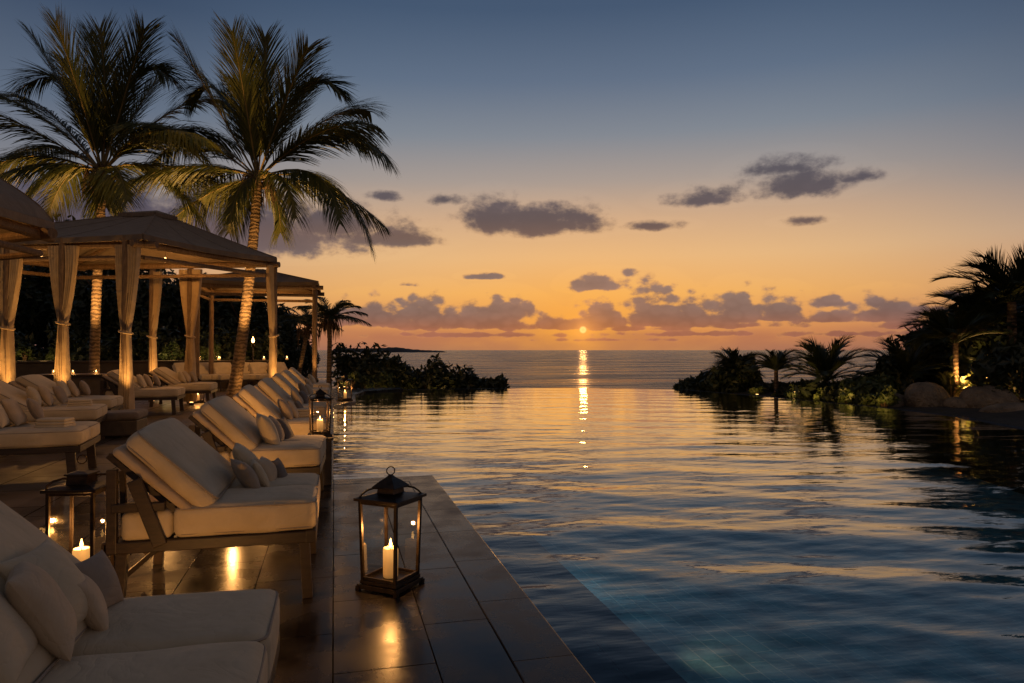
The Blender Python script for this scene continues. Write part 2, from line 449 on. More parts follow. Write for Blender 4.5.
def lathe(mb, prof, seg=24, mtx=None):
    vs = []; fs = []
    for r, z in prof:
        for k in range(seg):
            a = 2 * math.pi * k / seg; vs.append((r * math.cos(a), r * math.sin(a), z))
    for i in range(len(prof) - 1):
        for k in range(seg):
            k2 = (k + 1) % seg
            fs.append([i * seg + k, i * seg + k2, (i + 1) * seg + k2, (i + 1) * seg + k])
    fs.append(list(range(seg))[::-1]); fs.append([(len(prof) - 1) * seg + k for k in range(seg)])
    mb.add(vs, fs, mtx)

def cubegrid(n):
    """surface grid of a cube -1..1, welded later by position"""
    ts = np.sin(np.linspace(-1, 1, n + 1) * math.pi / 2) * 0.35 + np.linspace(-1, 1, n + 1) * 0.65
    vs = []; fs = []; idx = {}
    def vid(p):
        k = tuple(round(c, 5) for c in p)
        if k not in idx: idx[k] = len(vs); vs.append(p)
        return idx[k]
    for ax in range(3):
        for sg in (-1, 1):
            for i in range(n):
                for j in range(n):
                    q = []
                    for (a, b) in ((i, j), (i + 1, j), (i + 1, j + 1), (i, j + 1)):
                        p = [0, 0, 0]; p[ax] = sg; p[(ax + 1) % 3] = ts[a]; p[(ax + 2) % 3] = ts[b]
                        q.append(vid(tuple(p)))
                    fs.append(q if sg > 0 else q[::-1])
    return np.array(vs), fs
CG = cubegrid(18)

def cushion(mb, sx_, sy_, sz_, r, puff, mtx=None, seed=0, wr=0.006):
    g = np.random.default_rng(seed)
    half = np.array([sx_, sy_, sz_]) / 2
    q = CG[0] * half
    inn = np.clip(q, -(half - r), half - r)
    d = q - inn; ln = np.linalg.norm(d, axis=1, keepdims=True); ln[ln == 0] = 1
    q = inn + d / ln * r
    u = q[:, 0] / half[0]; v = q[:, 1] / half[1]; wz = q[:, 2] / half[2]
    q[:, 2] += puff * np.clip(1 - u ** 2, 0, 1) ** 0.7 * np.clip(1 - v ** 2, 0, 1) ** 0.7 * wz
    q[:, 0] += puff * 0.5 * (1 - v ** 2) * (1 - wz ** 2) * u
    q[:, 1] += puff * 0.5 * (1 - u ** 2) * (1 - wz ** 2) * v
    for k in range(5):
        kx, ky = g.normal(0, 5, 2); ph = g.uniform(0, 6.28)
        q[:, 2] += wr * 0.6 * np.sin(kx * q[:, 0] + ky * q[:, 1] + ph)
        q[:, 1] += wr * 0.3 * np.sin(kx * q[:, 0] * 1.5 + ky * q[:, 2] * 4 + ph)
    mb.add(q, CG[1], mtx)

def piping_loop(mb, sx_, sy_, z, r, inset, mtx):
    pts = []
    hx, hy = sx_ / 2 - inset, sy_ / 2 - inset; c = r
    for (cx, cy, a0) in ((hx - c, hy - c, 0), (-hx + c, hy - c, 90), (-hx + c, -hy + c, 180), (hx - c, -hy + c, 270)):
        for k in range(4):
            a = R(a0 + k * 30); pts.append(mtx @ Vector((cx + c * math.cos(a), cy + c * math.sin(a), z)))
    tube(mb, pts, 0.005, 5, closed=True)

def pillow_mesh(a, b, t, seed=0, n=16):
    g = np.random.default_rng(seed)
    us = np.sin(np.linspace(-1, 1, n + 1) * math.pi / 2)
    U, V = np.meshgrid(us, us, indexing='ij')
    x = a / 2 * U * (1 - 0.09 * (1 - V ** 2)); y = b / 2 * V * (1 - 0.09 * (1 - U ** 2))
    z = t / 2 * (np.clip(1 - U ** 2, 0, 1) * np.clip(1 - V ** 2, 0, 1)) ** 0.42
    wob = 0
    for k in range(4):
        kx, ky = g.normal(0, 9, 2); wob = wob + 0.006 * np.sin(kx * x + ky * y + g.uniform(0, 6))
    edge = (1 - U ** 2) * (1 - V ** 2)
    z1 = z + wob * edge; z2 = -z + wob * edge
    vs = np.concatenate([np.stack([x, y, z1], -1).reshape(-1, 3), np.stack([x, y, z2], -1).reshape(-1, 3)])
    m = n + 1; fs = []
    for i in range(n):
        for j in range(n):
            q = [i * m + j, (i + 1) * m + j, (i + 1) * m + j + 1, i * m + j + 1]
            fs.append(q); fs.append([k + m * m for k in q[::-1]])
    return vs, fs

# ------------------------------------------------------------------ object helpers
def tag(o, label=None, cat=None, group=None, kind=None):
    if label: o['label'] = label
    if cat: o['category'] = cat
    if group: o['group'] = group
    if kind: o['kind'] = kind
    return o

def empty(name, loc=(0, 0, 0), rz=0):
    o = bpy.data.objects.new(name, None); COL.objects.link(o)
    o.empty_display_size = 0.2
    o.location = loc; o.rotation_euler = (0, 0, R(rz)); return o

def kids(o): return [c for c in bpy.data.objects if c.parent == o]
def dup(o, loc=None, rz=None, label=None, group=None, scale=None):
    c = o.copy(); COL.objects.link(c)
    for ch in kids(o):
        d = ch.copy(); COL.objects.link(d); d.parent = c
        for g in kids(ch):
            e = g.copy(); COL.objects.link(e); e.parent = d
    if loc is not None: c.location = loc
    if rz is not None: c.rotation_euler = (0, 0, R(rz))
    if scale: c.scale = scale
    if label: c['label'] = label
    if group: c['group'] = group
    return c

def lamp(loc, power, color=(1, 0.56, 0.20), radius=0.03, spot=None, aim=None, parent=None, blend=0.6):
    d = bpy.data.lights.new('lamp_light', 'SPOT' if spot else 'POINT')
    d.energy = power; d.color = color; d.shadow_soft_size = radius
    o = bpy.data.objects.new('lamp_light', d); COL.objects.link(o); o.location = loc
    if spot:
        d.spot_size = R(spot); d.spot_blend = blend
        o.rotation_euler = (Vector(aim) - Vector(loc)).to_track_quat('-Z', 'Y').to_euler()
    return o

# ================================================================== setting
DZ = -0.055   # water level below the deck
def slab(name, poly, z0, z1, m, kind='structure', uvbevel=0):
    n = len(poly); mb = MB()
    vs = [(x, y, z1) for x, y in poly] + [(x, y, z0) for x, y in poly]
    fs = [list(range(n)), [2 * n - 1 - i for i in range(n)]]
    for i in range(n):
        j = (i + 1) % n; fs.append([i, i + n, j + n, j])
    mb.add(vs, fs); o = mb.build(name, m, smooth=False, bevel=uvbevel)
    tag(o, kind=kind)
    return o

# sea
mb = MB(); mb.add([(-40000, -6000, -7), (40000, -6000, -7), (40000, 45000, -7), (-40000, 45000, -7)], [[0, 1, 2, 3]])
tag(mb.build('sea', 'sea', smooth=False), kind='structure')
# seabed-side slopes of land
EX = 1.15      # pool edge (near part)
slab('deck', [(-2.4, -4), (0.83, -4), (0.83, 8.06), (-2.4, 8.06)], -0.30, 0.0, 'deck')
slab('deck', [(-2.4, 8.064), (-0.30, 8.064), (-0.30, 27.2), (-2.4, 27.2)], -0.30, 0.0, 'deck')
slab('patio', [(-45, -6), (-2.405, -6), (-2.405, 34), (-45, 34)], -0.30, -0.002, 'patio')
slab('pool_coping', [(0.834, -4), (EX, -4), (EX, 8.38), (0.0, 8.38), (-0.296, 8.38), (-0.296, 8.064), (0.834, 8.064)], -0.26, 0.002, 'coping', uvbevel=0.008)
slab('pool_coping', [(-0.296, 8.384), (0.0, 8.384), (0.0, 19.6), (0.25, 20.2), (0.62, 20.8), (0.7, 24.2), (1.1, 26.2), (2.6, 27.3), (2.6, 28.2), (-2.4, 28.2), (-2.4, 27.204), (-0.296, 27.204)], -0.26, 0.002, 'coping', uvbevel=0.008)
# pool basin
RE = [(-4, 12.2), (7, 12.4), (10.6, 12.9), (13, 13.9), (15.4, 14.3), (18.3, 14.1), (22, 13.7), (25.1, 13.2), (27.6, 9.2)]
def xr(y):
    return float(np.interp(y, [p[0] for p in RE], [p[1] for p in RE]))
slab('pool_floor', [(-1, -4), (16, -4), (16, 28), (-1, 28)], -1.5, -1.30, 'pooltile')
slab('pool_ledge', [(EX + .002, -4), (1.90, -4), (1.90, 8.38), (EX + .002, 8.38)], -1.28, -0.34, 'ledge')
slab('pool_wall', [(-0.2, -4), (EX - 0.004, -4), (EX - 0.004, 8.37), (-0.2, 8.37)], -1.29, -0.31, 'ledge')
slab('pool_wall', [(-0.4, 8.4), (-0.004, 8.4), (-0.004, 19.6), (0.25, 20.4), (0.6, 21), (.68, 24.2), (1.0, 26.2), (2.5, 27.3), (2.5, 28.1), (-.4, 28.1)], -1.29, -0.31, 'ledge')
# thin weir that the water spills over
weir = [(2.6, 27.6), (9.2, 27.6), (13.2, 25.1), (13.7, 22), (14.1, 18.3), (14.3, 15.4), (13.9, 13), (12.9, 10.6), (12.4, 7), (12.2, -4)]
def offs(poly, d):
    out = []
    for i, p in enumerate(poly):
        a = Vector(poly[max(i - 1, 0)]); b = Vector(poly[min(i + 1, len(poly) - 1)])
        t = (b - a).normalized(); out.append((p[0] - t.y * d, p[1] + t.x * d))
    return out
slab('pool_weir', weir + offs(weir, 0.30)[::-1], -7.5, DZ - 0.006, 'ledge')

# pool water surface: real waves
NY, NX = 760, 330
tt = np.linspace(0, 1, NY); ys = -2.5 + 30.1 * (0.55 * tt + 0.45 * tt ** 2)
us = np.linspace(0, 1, NX)
XR = np.array([xr(y) + 0.004 for y in ys])
XX = us[None, :] * XR[:, None] + 0 * ys[:, None]; YY = np.repeat(ys[:, None], NX, 1)
H = np.zeros_like(XX)
wr_ = np.random.default_rng(5)
tot = 0
for k in range(64):
    lam = math.exp(wr_.uniform(math.log(0.13), math.log(1.9)))
    dirn = R(90 + YAW * -1 + wr_.normal(0, 15) + (4 if k % 4 else -16))
    kk = 2 * math.pi / lam
    slope = 0.0088 * (lam / 0.9) ** 0.10 * wr_.uniform(0.5, 1.3)
    if lam < 0.2: slope *= 0.7
    ph = wr_.uniform(0, 6.28)
    px_ = kk * (math.cos(dirn) * XX + math.sin(dirn) * YY)
    px_ = px_ + 1.1 * np.sin(0.45 * XX + 0.31 * YY + ph * 2) + .6 * np.sin(-0.7 * XX + 0.9 * YY + ph * 3)
    H += slope / kk * (np.sin(px_ + ph) - 0.22 * np.cos(2 * (px_ + ph)))
# calmer towards the far lip
calm = np.interp(YY, [0, 3, 6, 9, 18, 27.6], [1.0, 0.95, 0.75, 0.50, 0.34, 0.30])
H *= calm
verts = np.stack([XX, YY, DZ + H], -1).reshape(-1, 3)
ii, jj = np.meshgrid(np.arange(NY - 1), np.arange(NX - 1), indexing='ij')
a = (ii * NX + jj).ravel()
faces = np.stack([a, a + 1, a + NX + 1, a + NX], -1)
wb = MB(); wb.add(verts, faces)
tag(wb.build('pool_water', 'water', sharp=0), kind='structure')

# land around: right bank, far left bank, ground behind the patio
def terrain(name, fx, x0, x1, y0, y1, nx, ny, m='soil'):
    xs = np.linspace(x0, x1, nx); yv = np.linspace(y0, y1, ny)
    X, Y = np.meshgrid(xs, yv, indexing='ij'); Z = fx(X, Y)
    a = (np.arange(nx - 1)[:, None] * ny + np.arange(ny - 1)[None, :]).ravel()
    mb = MB(); mb.add(np.stack([X, Y, Z], -1).reshape(-1, 3), np.stack([a, a + ny, a + ny + 1, a + 1], -1))
    tag(mb.build(name, m, sharp=0), kind='structure')
XRW = lambda Y: np.interp(Y, [p[0] for p in RE], [p[1] + 0.34 for p in RE])
def zr(X, Y):
    d = X - XRW(Y)
    z = np.where(d < 0, -3.0, -0.28 + 0.10 * np.clip(d, 0, 4))
    z = np.where((d > 0), z + 0.05 * np.sin(X * 2.1) * np.sin(Y * 1.7), z)
    z = np.where(Y > 26.3 - 0.25 * np.clip(d - 8, 0, 60), -7.5, z)
    z = np.where((Y > 20) & (d > 3.2 + (26.5 - Y) * 1.4), np.minimum(z, -7.5 + 0 * z), z)
    return z
terrain('right_bank', zr, 12.0, 90, -6, 40, 160, 140)
def zl(X, Y):
    # low shelf past the far pool lip, falling to the sea at the right
    z = np.where(X < 2.5, -0.6, -0.6 - 0.22 * (X - 2.5))
    z = z - 0.12 * np.clip(Y - 31, 0, 50) + 0.05 * np.sin(X * 1.3) * np.sin(Y * 1.9)
    z = np.where(X > 8.6, -7.5, z)
    z = np.where((Y < 28.0) & (X > -2.5), -7.6, z)
    z = np.where((Y > 36) & (X > -6), -7.5, z)
    return z
terrain('ground', zl, -120, 12, 27.9, 120, 132, 100)
# far headland
hp = []
g = np.random.default_rng(3)
x0, y0 = G(370, 2600)
mb = MB(); n = 46
vs = []
for i in range(n):
    t = i / (n - 1); cxw, cyw = G(335 + 112 * t, 2600)
    hgt = (16 * (1 - t) ** 0.5 + 7 * math.exp(-((t - 0.52) / 0.14) ** 2) + g.uniform(0, 2.2)) * (1 if t < 0.97 else 0.1)
    for (dd, hh) in ((-60, 0), (-20, hgt * 0.8), (30, hgt), (120, 0)):
        vs.append((cxw + dd * ST, cyw + dd * CT, -7.2 + hh))
fs = []
for i in range(n - 1):
    for k in range(3):
        fs.append([i * 4 + k, (i + 1) * 4 + k, (i + 1) * 4 + k + 1, i * 4 + k + 1])
mb.add(vs, fs); tag(mb.build('headland', 'headland'), kind='structure')

# garden wall
wl = MB(); box(wl, -40, -2.6, 29.2, 29.6, -0.0, 1.02); box(wl, -40.05, -2.55, 29.14, 29.66, 1.024, 1.10)
tag(wl.build('garden_wall', 'wall', smooth=False, bevel=0.02), 'low rendered garden wall behind the farthest loungers', 'wall')

# ================================================================== foliage
def leaves(mb, C, Nn, size, g, flat=0.35):
    """n leaf shaped quads at centres C with outward normals Nn"""
    n = len(C)
    rv = g.normal(0, 1, (n, 3)) * 0.7 + Nn
    rv /= np.linalg.norm(rv, axis=1, keepdims=True)
    t = np.cross(rv, g.normal(0, 1, (n, 3))); t /= np.linalg.norm(t, axis=1, keepdims=True)
    b = np.cross(rv, t)
    s = size * g.uniform(0.6, 1.3, (n, 1))
    p0 = C - t * s; p1 = C + b * s * 0.42 + rv * s * 0.08; p2 = C + t * s; p3 = C - b * s * 0.42 + rv * s * 0.08
    vs = np.stack([p0, p1, p2, p3], 1).reshape(-1, 3)
    mb.add(vs, np.arange(4 * n).reshape(n, 4))

def crown(mb, cen, rad, nclump, nleaf, size, seed, clump=0.34, low=0.0):
    g = np.random.default_rng(seed); cen = np.array(cen); rad = np.array(rad)
    cc = g.normal(0, 1, (nclump, 3)); cc /= np.linalg.norm(cc, axis=1, keepdims=True)
    cc *= g.uniform(0.25, 1.0, (nclump, 1)) ** 0.5
    cc[:, 2] = np.where(cc[:, 2] < -low - 0.35, -cc[:, 2] * 0.4, cc[:, 2])
    for c in cc:
        r = clump * g.uniform(0.6, 1.25)
        n = int(nleaf * g.uniform(0.6, 1.3))
        d = g.normal(0, 1, (n, 3)); d /= np.linalg.norm(d, axis=1, keepdims=True)
        p = c * 0.86 + d * r * g.uniform(0.35, 1.0, (n, 1)) ** 0.6
        leaves(mb, cen + p * rad, d, size, g)

def bush_mesh(seed, rx, ry, rz, nclump=22, nleaf=60, size=0.12):
    mb = MB(); crown(mb, (0, 0, rz * 0.72), (rx, ry, rz), nclump, nleaf, size, seed, 0.36); return mb
def stem_mb(seed, h, r, spread, n=5):
    mb = MB(); g = random.Random(seed)
    for k in range(n):
        a = 2 * math.pi * k / n + g.uniform(-.4, .4)
        tube(mb, [(0, 0, -0.3), (math.cos(a) * spread * .35, math.sin(a) * spread * .35, h * .45), (math.cos(a) * spread, math.sin(a) * spread, h)], [r, r * .7, r * .3], 5)
    return mb

def bush(name, x, y, z, rx, ry, rz, seed, label, group, m='leaf_dark', size=0.12, nclump=22, nleaf=60, cat='bush'):
    t = empty(name, (x, y, z)); tag(t, label, cat, group)
    bush_mesh(seed, rx, ry, rz, nclump, nleaf, size).build('foliage', m, t, smooth=False)
    stem_mb(seed, rz * 0.9, 0.04, rx * 0.4).build('stem', 'dry', t)
    return t

def tree(x, y, h, rc, seed, label, group, size=0.2, nclump=64, nleaf=90, z=-0.6, m='leaf_dark'):
    t = empty('broadleaf_tree', (x, y, z)); tag(t, label, 'tree', group)
    mb = MB(); crown(mb, (0, 0, h * .52), (rc, rc, h * .47), nclump, nleaf, size, seed, 0.30, low=.6)
    mb.build('crown', m, t, smooth=False)
    tr = MB(); g = random.Random(seed)
    top = h - rc
    tube(tr, [(0, 0, -.3), (g.uniform(-.1, .1), 0.05, top * .5), (0, 0, top)], [0.22, 0.16, 0.12], 8)
    for k in range(6):
        a = k * 1.05 + g.uniform(-.3, .3)
        tube(tr, [(0, 0, top * .75), (math.cos(a) * rc * .35, math.sin(a) * rc * .35, top + .3 * rc), (math.cos(a) * rc * .75, math.sin(a) * rc * .75, top + rc * .7)], [0.1, .06, .02], 5)
    tr.build('trunk', 'dry', t)
    return t

# ---- palms
def frond_mb(p0, p1, p2, nl=56, ll=0.62, seed=0, droop=0.9, wid=0.026, r0=0.035, fwd=0.0):
    """quadratic curve rachis with hanging leaflets"""
    g = random.Random(seed)
    p0, p1, p2 = Vector(p0), Vector(p1), Vector(p2)
    B = lambda t: p0 * (1 - t) ** 2 + p1 * 2 * t * (1 - t) + p2 * t * t
    D = lambda t: ((p1 - p0) * 2 * (1 - t) + (p2 - p1) * 2 * t).normalized()
    lf = MB(); rc = MB()
    pts = [B(i / 9) for i in range(10)]
    tube(rc, pts, [r0 * (1 - 0.86 * i / 9) for i in range(10)], 5)
    vs = []; fs = []
    tw = g.uniform(-0.5, 0.5)
    for i in range(nl):
        t = 0.13 + 0.87 * i / (nl - 1)
        p = B(t); d = D(t); upz = max(0.0, d.z)
        s = d.cross(Vector((0, 0, 1)))
        s = s.normalized() if s.length > .15 else Vector((1, 0, 0))
        u = s.cross(d).normalized()
        le = ll * (0.45 + 0.75 * math.sin(math.pi * min(1, t * 0.85 + 0.12)) ** 0.8) * (1 if t < 0.93 else 0.72)
        for sg in (-1, 1):
            l2 = le * g.uniform(0.82, 1.12)
            dr = droop * g.uniform(0.7, 1.25) * (1 - 0.62 * upz)
            v = (d * (0.60 + 0.55 * t + fwd + 0.85 * upz) + s * sg * 0.75 + u * (0.20 + tw * sg * .4) + Vector((0, 0, -0.45 * dr))).normalized()
            v += Vector((g.uniform(-.07, .07), g.uniform(-.07, .07), g.uniform(-.07, .07)))
            q = p.copy(); k = len(vs); wd = wid
            wv = d * 1.0
            for sgm, (w_, ) in enumerate(((1.0,), (0.95,), (0.62,), (0.05,))):
                hw = wv * (wd * w_ / 1.0)
                vs.append(tuple(q - hw)); vs.append(tuple(q + hw))
                v = (v + Vector((0, 0, -0.40 * dr))).normalized() if sgm else v
                q = q + v * (l2 / 3)
            for m_ in range(3):
                fs.append([k + 2 * m_, k + 2 * m_ + 1, k + 2 * m_ + 3, k + 2 * m_ + 2])
    lf.add(vs, fs)
    return lf, rc

def palm(x, y, z, trunk_pts, tr, fronds, label, group=None, leafmat='frond', nl=56, ll=0.62, wid=0.026, husk=True, seed=0, name='palm_tree', tags='palm tree', r0=.035, nuts=0, droop=.9, fwd=0):
    t = empty(name, (x, y, z)); tag(t, label, tags, group)
    tm = MB()
    P = [Vector(p) for p in trunk_pts]; n = 64
    def cr(tv):
        f = tv * (len(P) - 1); i = min(int(f), len(P) - 2); f -= i
        a, b, c, d = P[max(i - 1, 0)], P[i], P[i + 1], P[min(i + 2, len(P) - 1)]
        return 0.5 * ((2 * b) + (c - a) * f + (2 * a - 5 * b + 4 * c - d) * f * f + (3 * b - a - 3 * c + d) * f ** 3)
    pts = [cr(i / (n - 1)) for i in range(n)]
    rad = [tr[0] * (1 - i / (n - 1)) + tr[1] * i / (n - 1) + (tr[0] * 0.35 * math.exp(-i / 4)) + tr[0] * 0.05 * math.sin(i * 2.3) * math.sin(i * .7) for i in range(n)]
    tube(tm, pts, rad, 12); tm.build('trunk', 'trunk', t, sharp=60)
    top = P[-1]
    for k, (c1, tip) in enumerate(fronds):
        lf, rc = frond_mb(top, top + Vector(c1), top + Vector(tip), nl, ll, seed * 100 + k, wid=wid, r0=r0, droop=droop, fwd=fwd)
        fo = lf.build('frond', leafmat, t, smooth=False)
        rc.build('stalk', 'rachis' if leafmat == 'frond' else leafmat, fo)
    if husk:
        hb = MB(); g = random.Random(seed)
        for k in range(46):
            a = g.uniform(0, 6.28); l = g.uniform(0.35, 1.0); r1 = tr[1] * 1.1
            e = Vector((math.cos(a), math.sin(a), 0))
            p = top + e * r1 + Vector((0, 0, g.uniform(-.35, .15)))
            q = p + e * l * .28 + Vector((0, 0, .12)); w3 = p + e * l * .42 + Vector((0, 0, -l * .75))
            tube(hb, [p, q, (q + w3) / 2 + e * .05, w3], [.035, .03, .02, .006], 4)
        hb.build('husk', 'dry', t)
    if nuts:
        nb = random.Random(seed + 5)
        for k in range(nuts):
            a = nb.uniform(0, 6.28); cm = MB()
            lathe(cm, [(0.02, -.13), (.08, -.09), (.11, 0), (.085, .08), (.02, .12)], 10, T(top.x + math.cos(a) * .27, top.y + math.sin(a) * .27, top.z - .18 + nb.uniform(-.1, .1)))
            cm.build('coconut', 'dry', t)
    return t

# fronds of the two big palms in the plane of the view: (control x,z, tip x,z, control depth, tip depth) in metres
def view3(dx, dz, dd):      # right, up, away
    return (dx * CT + dd * ST, -dx * ST + dd * CT, dz)
K = 0.01229
def fl(lst, cx, cy):
    out = []
    for (ax, ay, bx, by, da, db) in lst:
        out.append((view3((ax - cx) * K, (cy - ay) * K * .95, da), view3((bx - cx) * K, (cy - by) * K * .93, db)))
    return out
P1 = fl([(240, 200, 190, 25, 0.3, 0.6), (290, 230, 285, 65, -.4, -.8), (300, 260, 345, 110, .6, 1.4), (215, 270, 130, 90, -.6, -1.0),
         (180, 60, 5, 190, 0.2, 0.5), (130, 230, -45, 245, -1.0, -2.2), (100, 290, -80, 350, 0.8, 1.6), (60, 340, -20, 480, -.6, -.8),
         (120, 350, 30, 545, .8, 1.5), (330, 60, 455, 195, -.3, -.6), (400, 220, 570, 330, 0.6, 1.2), (430, 260, 560, 420, -.5, -1.0),
         (390, 340, 515, 585, .2, .4), (350, 400, 410, 545, -1.2, -2.0), (170, 400, 145, 550, -1.0, -1.6), (235, 445, 228, 510, .6, .8), (280, 440, 290, 515, -.5, -.6),
         (60, 200, -70, 160, 1.0, 1.9), (390, 150, 480, 150, 1.5, 2.6), (250, 260, 235, 90, -1.0, -1.9), (170, 220, 70, 60, .9, 1.6), (360, 200, 420, 90, -.8, -1.4),
         (80, 280, -60, 290, -1.6, -2.4), (420, 290, 600, 400, -1.2, -2.2), (110, 380, -10, 580, -1.4, -2.0), (420, 330, 590, 500, 1.2, 2.0)], 255, 430)
P2 = fl([(640, 220, 612, 60, .3, .5), (690, 230, 698, 85, -.5, -.9), (600, 240, 560, 130, .8, 1.4), (720, 250, 765, 130, .7, 1.3),
         (770, 100, 872, 215, -.2, -.5), (820, 220, 905, 310, .6, 1.2), (880, 240, 1000, 410, -.4, -.6), (880, 370, 945, 635, .2, .2),
         (810, 400, 950, 540, 1.1, 1.9), (550, 80, 455, 215, .2, .4), (470, 230, 330, 370, .6, 1.3), (500, 300, 385, 340, -1.0, -1.7),
         (520, 380, 365, 480, -.6, -1.2), (520, 440, 375, 570, .4, .8), (630, 440, 618, 575, -.8, -1.0), (695, 440, 692, 575, .7, .8),
         (760, 410, 800, 580, -1.2, -1.9), (830, 170, 900, 180, 1.4, 2.5), (570, 420, 520, 560, 1.2, 1.9), (655, 260, 650, 110, -1.0, -1.9), (560, 240, 500, 110, -.7, -1.3), (750, 240, 820, 140, -.9, -1.6),
         (850, 300, 985, 350, -1.2, -2.1), (500, 340, 350, 420, 1.5, 2.4), (860, 380, 900, 590, -1.0, -1.7)], 655, 440)

# palm 1: behind the first canopy ; palm 2: rising beside it
p1x, p1y = G(94, 22); p2x, p2y = G(233, 22)
top1 = view3((101 - 94) / F * 22, 1.5 + (350 - 172) / F * 22, 0)
top2 = view3((257 - 233) / F * 22, 1.5 + (350 - 178) / F * 22, 0)
palm(p1x, p1y, 0, [(0, 0, -.1), (top1[0] * .25, top1[1] * .25, top1[2] * .4), (top1[0] * .8, top1[1] * .8, top1[2] * .8), top1], (0.155, 0.12), P1,
     'tall coconut palm rising behind the big canopy, the left of the two', 'tall coconut palms', seed=1, nuts=4, nl=100, ll=1.28, wid=.029)
palm(p2x, p2y, 0, [(0, 0, -.1), (top2[0] * .45, top2[1] * .45, top2[2] * .33), (top2[0] * .85, top2[1] * .85, top2[2] * .75), top2], (0.19, 0.13), P2,
     'tall leaning coconut palm with glowing trunk, the right of the two', 'tall coconut palms', seed=2, nuts=5, nl=100, ll=1.28, wid=.029)

def rfronds(n, ln, seed, up=0.75, arch=1.0):
    g = random.Random(seed); out = []
    for k in range(n):
        a = 2 * math.pi * k / n * 2.618 + g.uniform(-.2, .2); e = (0.05 + 1.2 * ((k * 0.618) % 1)) * up
        l = ln * g.uniform(0.8, 1.1)
        h = math.cos(e); out.append(((math.cos(a) * l * .5 * h, math.sin(a) * l * .5 * h, l * (.55 * math.sin(e) + .20) * arch),
                                      (math.cos(a) * l * (h * .75 + .22), math.sin(a) * l * (h * .75 + .22), l * (math.sin(e) * .95 - .10))))
    return out

# ================================================================== lantern
def make_lantern(flat=False):
    t = empty('lantern'); s = 0.135 if flat else 0.130; h0, h1 = 0.05, (0.60 if flat else 0.545)
    st_ = 1.0 if flat else 1.10
    fr = MB()
    box(fr, -s - .02, s + .02, -s - .02, s + .02, 0.0, 0.028); box(fr, -s - .006, s + .006, -s - .006, s + .006, 0.030, h0)
    for (x, y) in ((-1, -1), (1, -1), (1, 1), (-1, 1)):
        box(fr, x * (s + .012) - .014, x * (s + .012) + .014, y * (s + .012) - .014, y * (s + .012) + .014, -0.012, 0.018)
        beam(fr, (x * (s - .008), y * (s - .008), h0 - .01), (x * (s * st_ - .008), y * (s * st_ - .008), h1), 0.020, 0.020)
    for z, k in ((h0 + .012, 1.0), (h1 - .012, st_)):
        q = s * k - .008
        for (a, b) in (((-q, -q), (q, -q)), ((q, -q), (q, q)), ((q, q), (-q, q)), ((-q, q), (-q, -q))):
            beam(fr, (*a, z), (*b, z), 0.014, 0.02)
    fr.build('frame', 'metal', t, smooth=False, bevel=0.002)
    gl = []
    q0 = s - .010; q1 = s * st_ - .010
    for k in range(4):
        m = MB(); rz = Matrix.Rotation(math.pi / 2 * k, 4, 'Z')
        w_ = .985
        m.add([(-q0 * w_, -q0, h0 + .02), (q0 * w_, -q0, h0 + .02), (q1 * w_, -q1, h1 - .02), (-q1 * w_, -q1, h1 - .02)], [[0, 1, 2, 3]], rz)
        m.build('glass_pane', 'glass', t, smooth=False)
    top = MB(); q = s * st_ + .022
    box(top, -q, q, -q, q, h1, h1 + .018)
    # small raised cap with flared hip roof
    def ring(hw, z): return [(-hw, -hw, z), (hw, -hw, z), (hw, hw, z), (-hw, hw, z)]
    rr = [ring(q * .94, h1 + .019), ring(.070, h1 + .036), ring(.062, h1 + .040), ring(.058, h1 + .072), ring(.084, h1 + .074), ring(.086, h1 + .079), ring(.052, h1 + .112), ring(.024, h1 + .134), ring(.010, h1 + .150)]
    if flat: rr = [ring(q * .9, h1 + .019), ring(.10, h1 + .030), ring(.062, h1 + .034), ring(.060, h1 + .085), ring(.072, h1 + .088), ring(.070, h1 + .096), ring(.02, h1 + .106)]
    vs = [p for r_ in rr for p in r_]; fs = [[0, 3, 2, 1], [len(vs) - 4 + k for k in range(4)]]
    for i in range(len(rr) - 1):
        for k in range(4):
            fs.append([i * 4 + k, i * 4 + (k + 1) % 4, i * 4 + 4 + (k + 1) % 4, i * 4 + 4 + k])
    top.add(vs, fs); top.build('roof', 'metal', t, smooth=False, bevel=.002)
    for sg in (-1, 1):
        hd = MB(); tube(hd, [(sg * (s * st_), -sg * (s * st_), h1 + .012), (sg * (s * .97), -sg * (s * .97), h1 + .040), (sg * (s * .80), -sg * (s * .80), h1 + .062), (sg * .075, -sg * .075, h1 + .072), (sg * .05, -sg * .05, h1 + .07)], .0065, 6)
        hd.build('handle', 'metal', t)
    hd = MB()
    rg = []
    for k in range(16):
        a = 2 * math.pi * k / 16; rg.append((0.026 * math.cos(a) * .707, -0.026 * math.cos(a) * .707, h1 + .176 + .026 * math.sin(a)))
    tube(hd, rg, .0035, 6, closed=True)
    hd.build('hanging_ring', 'metal', t)
    cd = MB(); lathe(cd, [(.045, h0 + .002), (.047, h0 + .01), (.048, h0 + .172), (.043, h0 + .184), (.036, h0 + .176), (.020, h0 + .173), (.004, h0 + .172)], 24)
    c = cd.build('candle', 'wax', t)
    wk = MB(); tube(wk, [(0, 0, h0 + .17), (.002, 0, h0 + .192)], .002, 5); wk.build('wick', 'metal', c)
    fm = MB(); lathe(fm, [(.001, h0 + .185), (.0075, h0 + .194), (.010, h0 + .205), (.006, h0 + .224), (.001, h0 + .244)], 12)
    fm.build('flame', 'flame', c)
    return t
LN = make_lantern(); LN_used = [False]; LF = make_lantern(True)
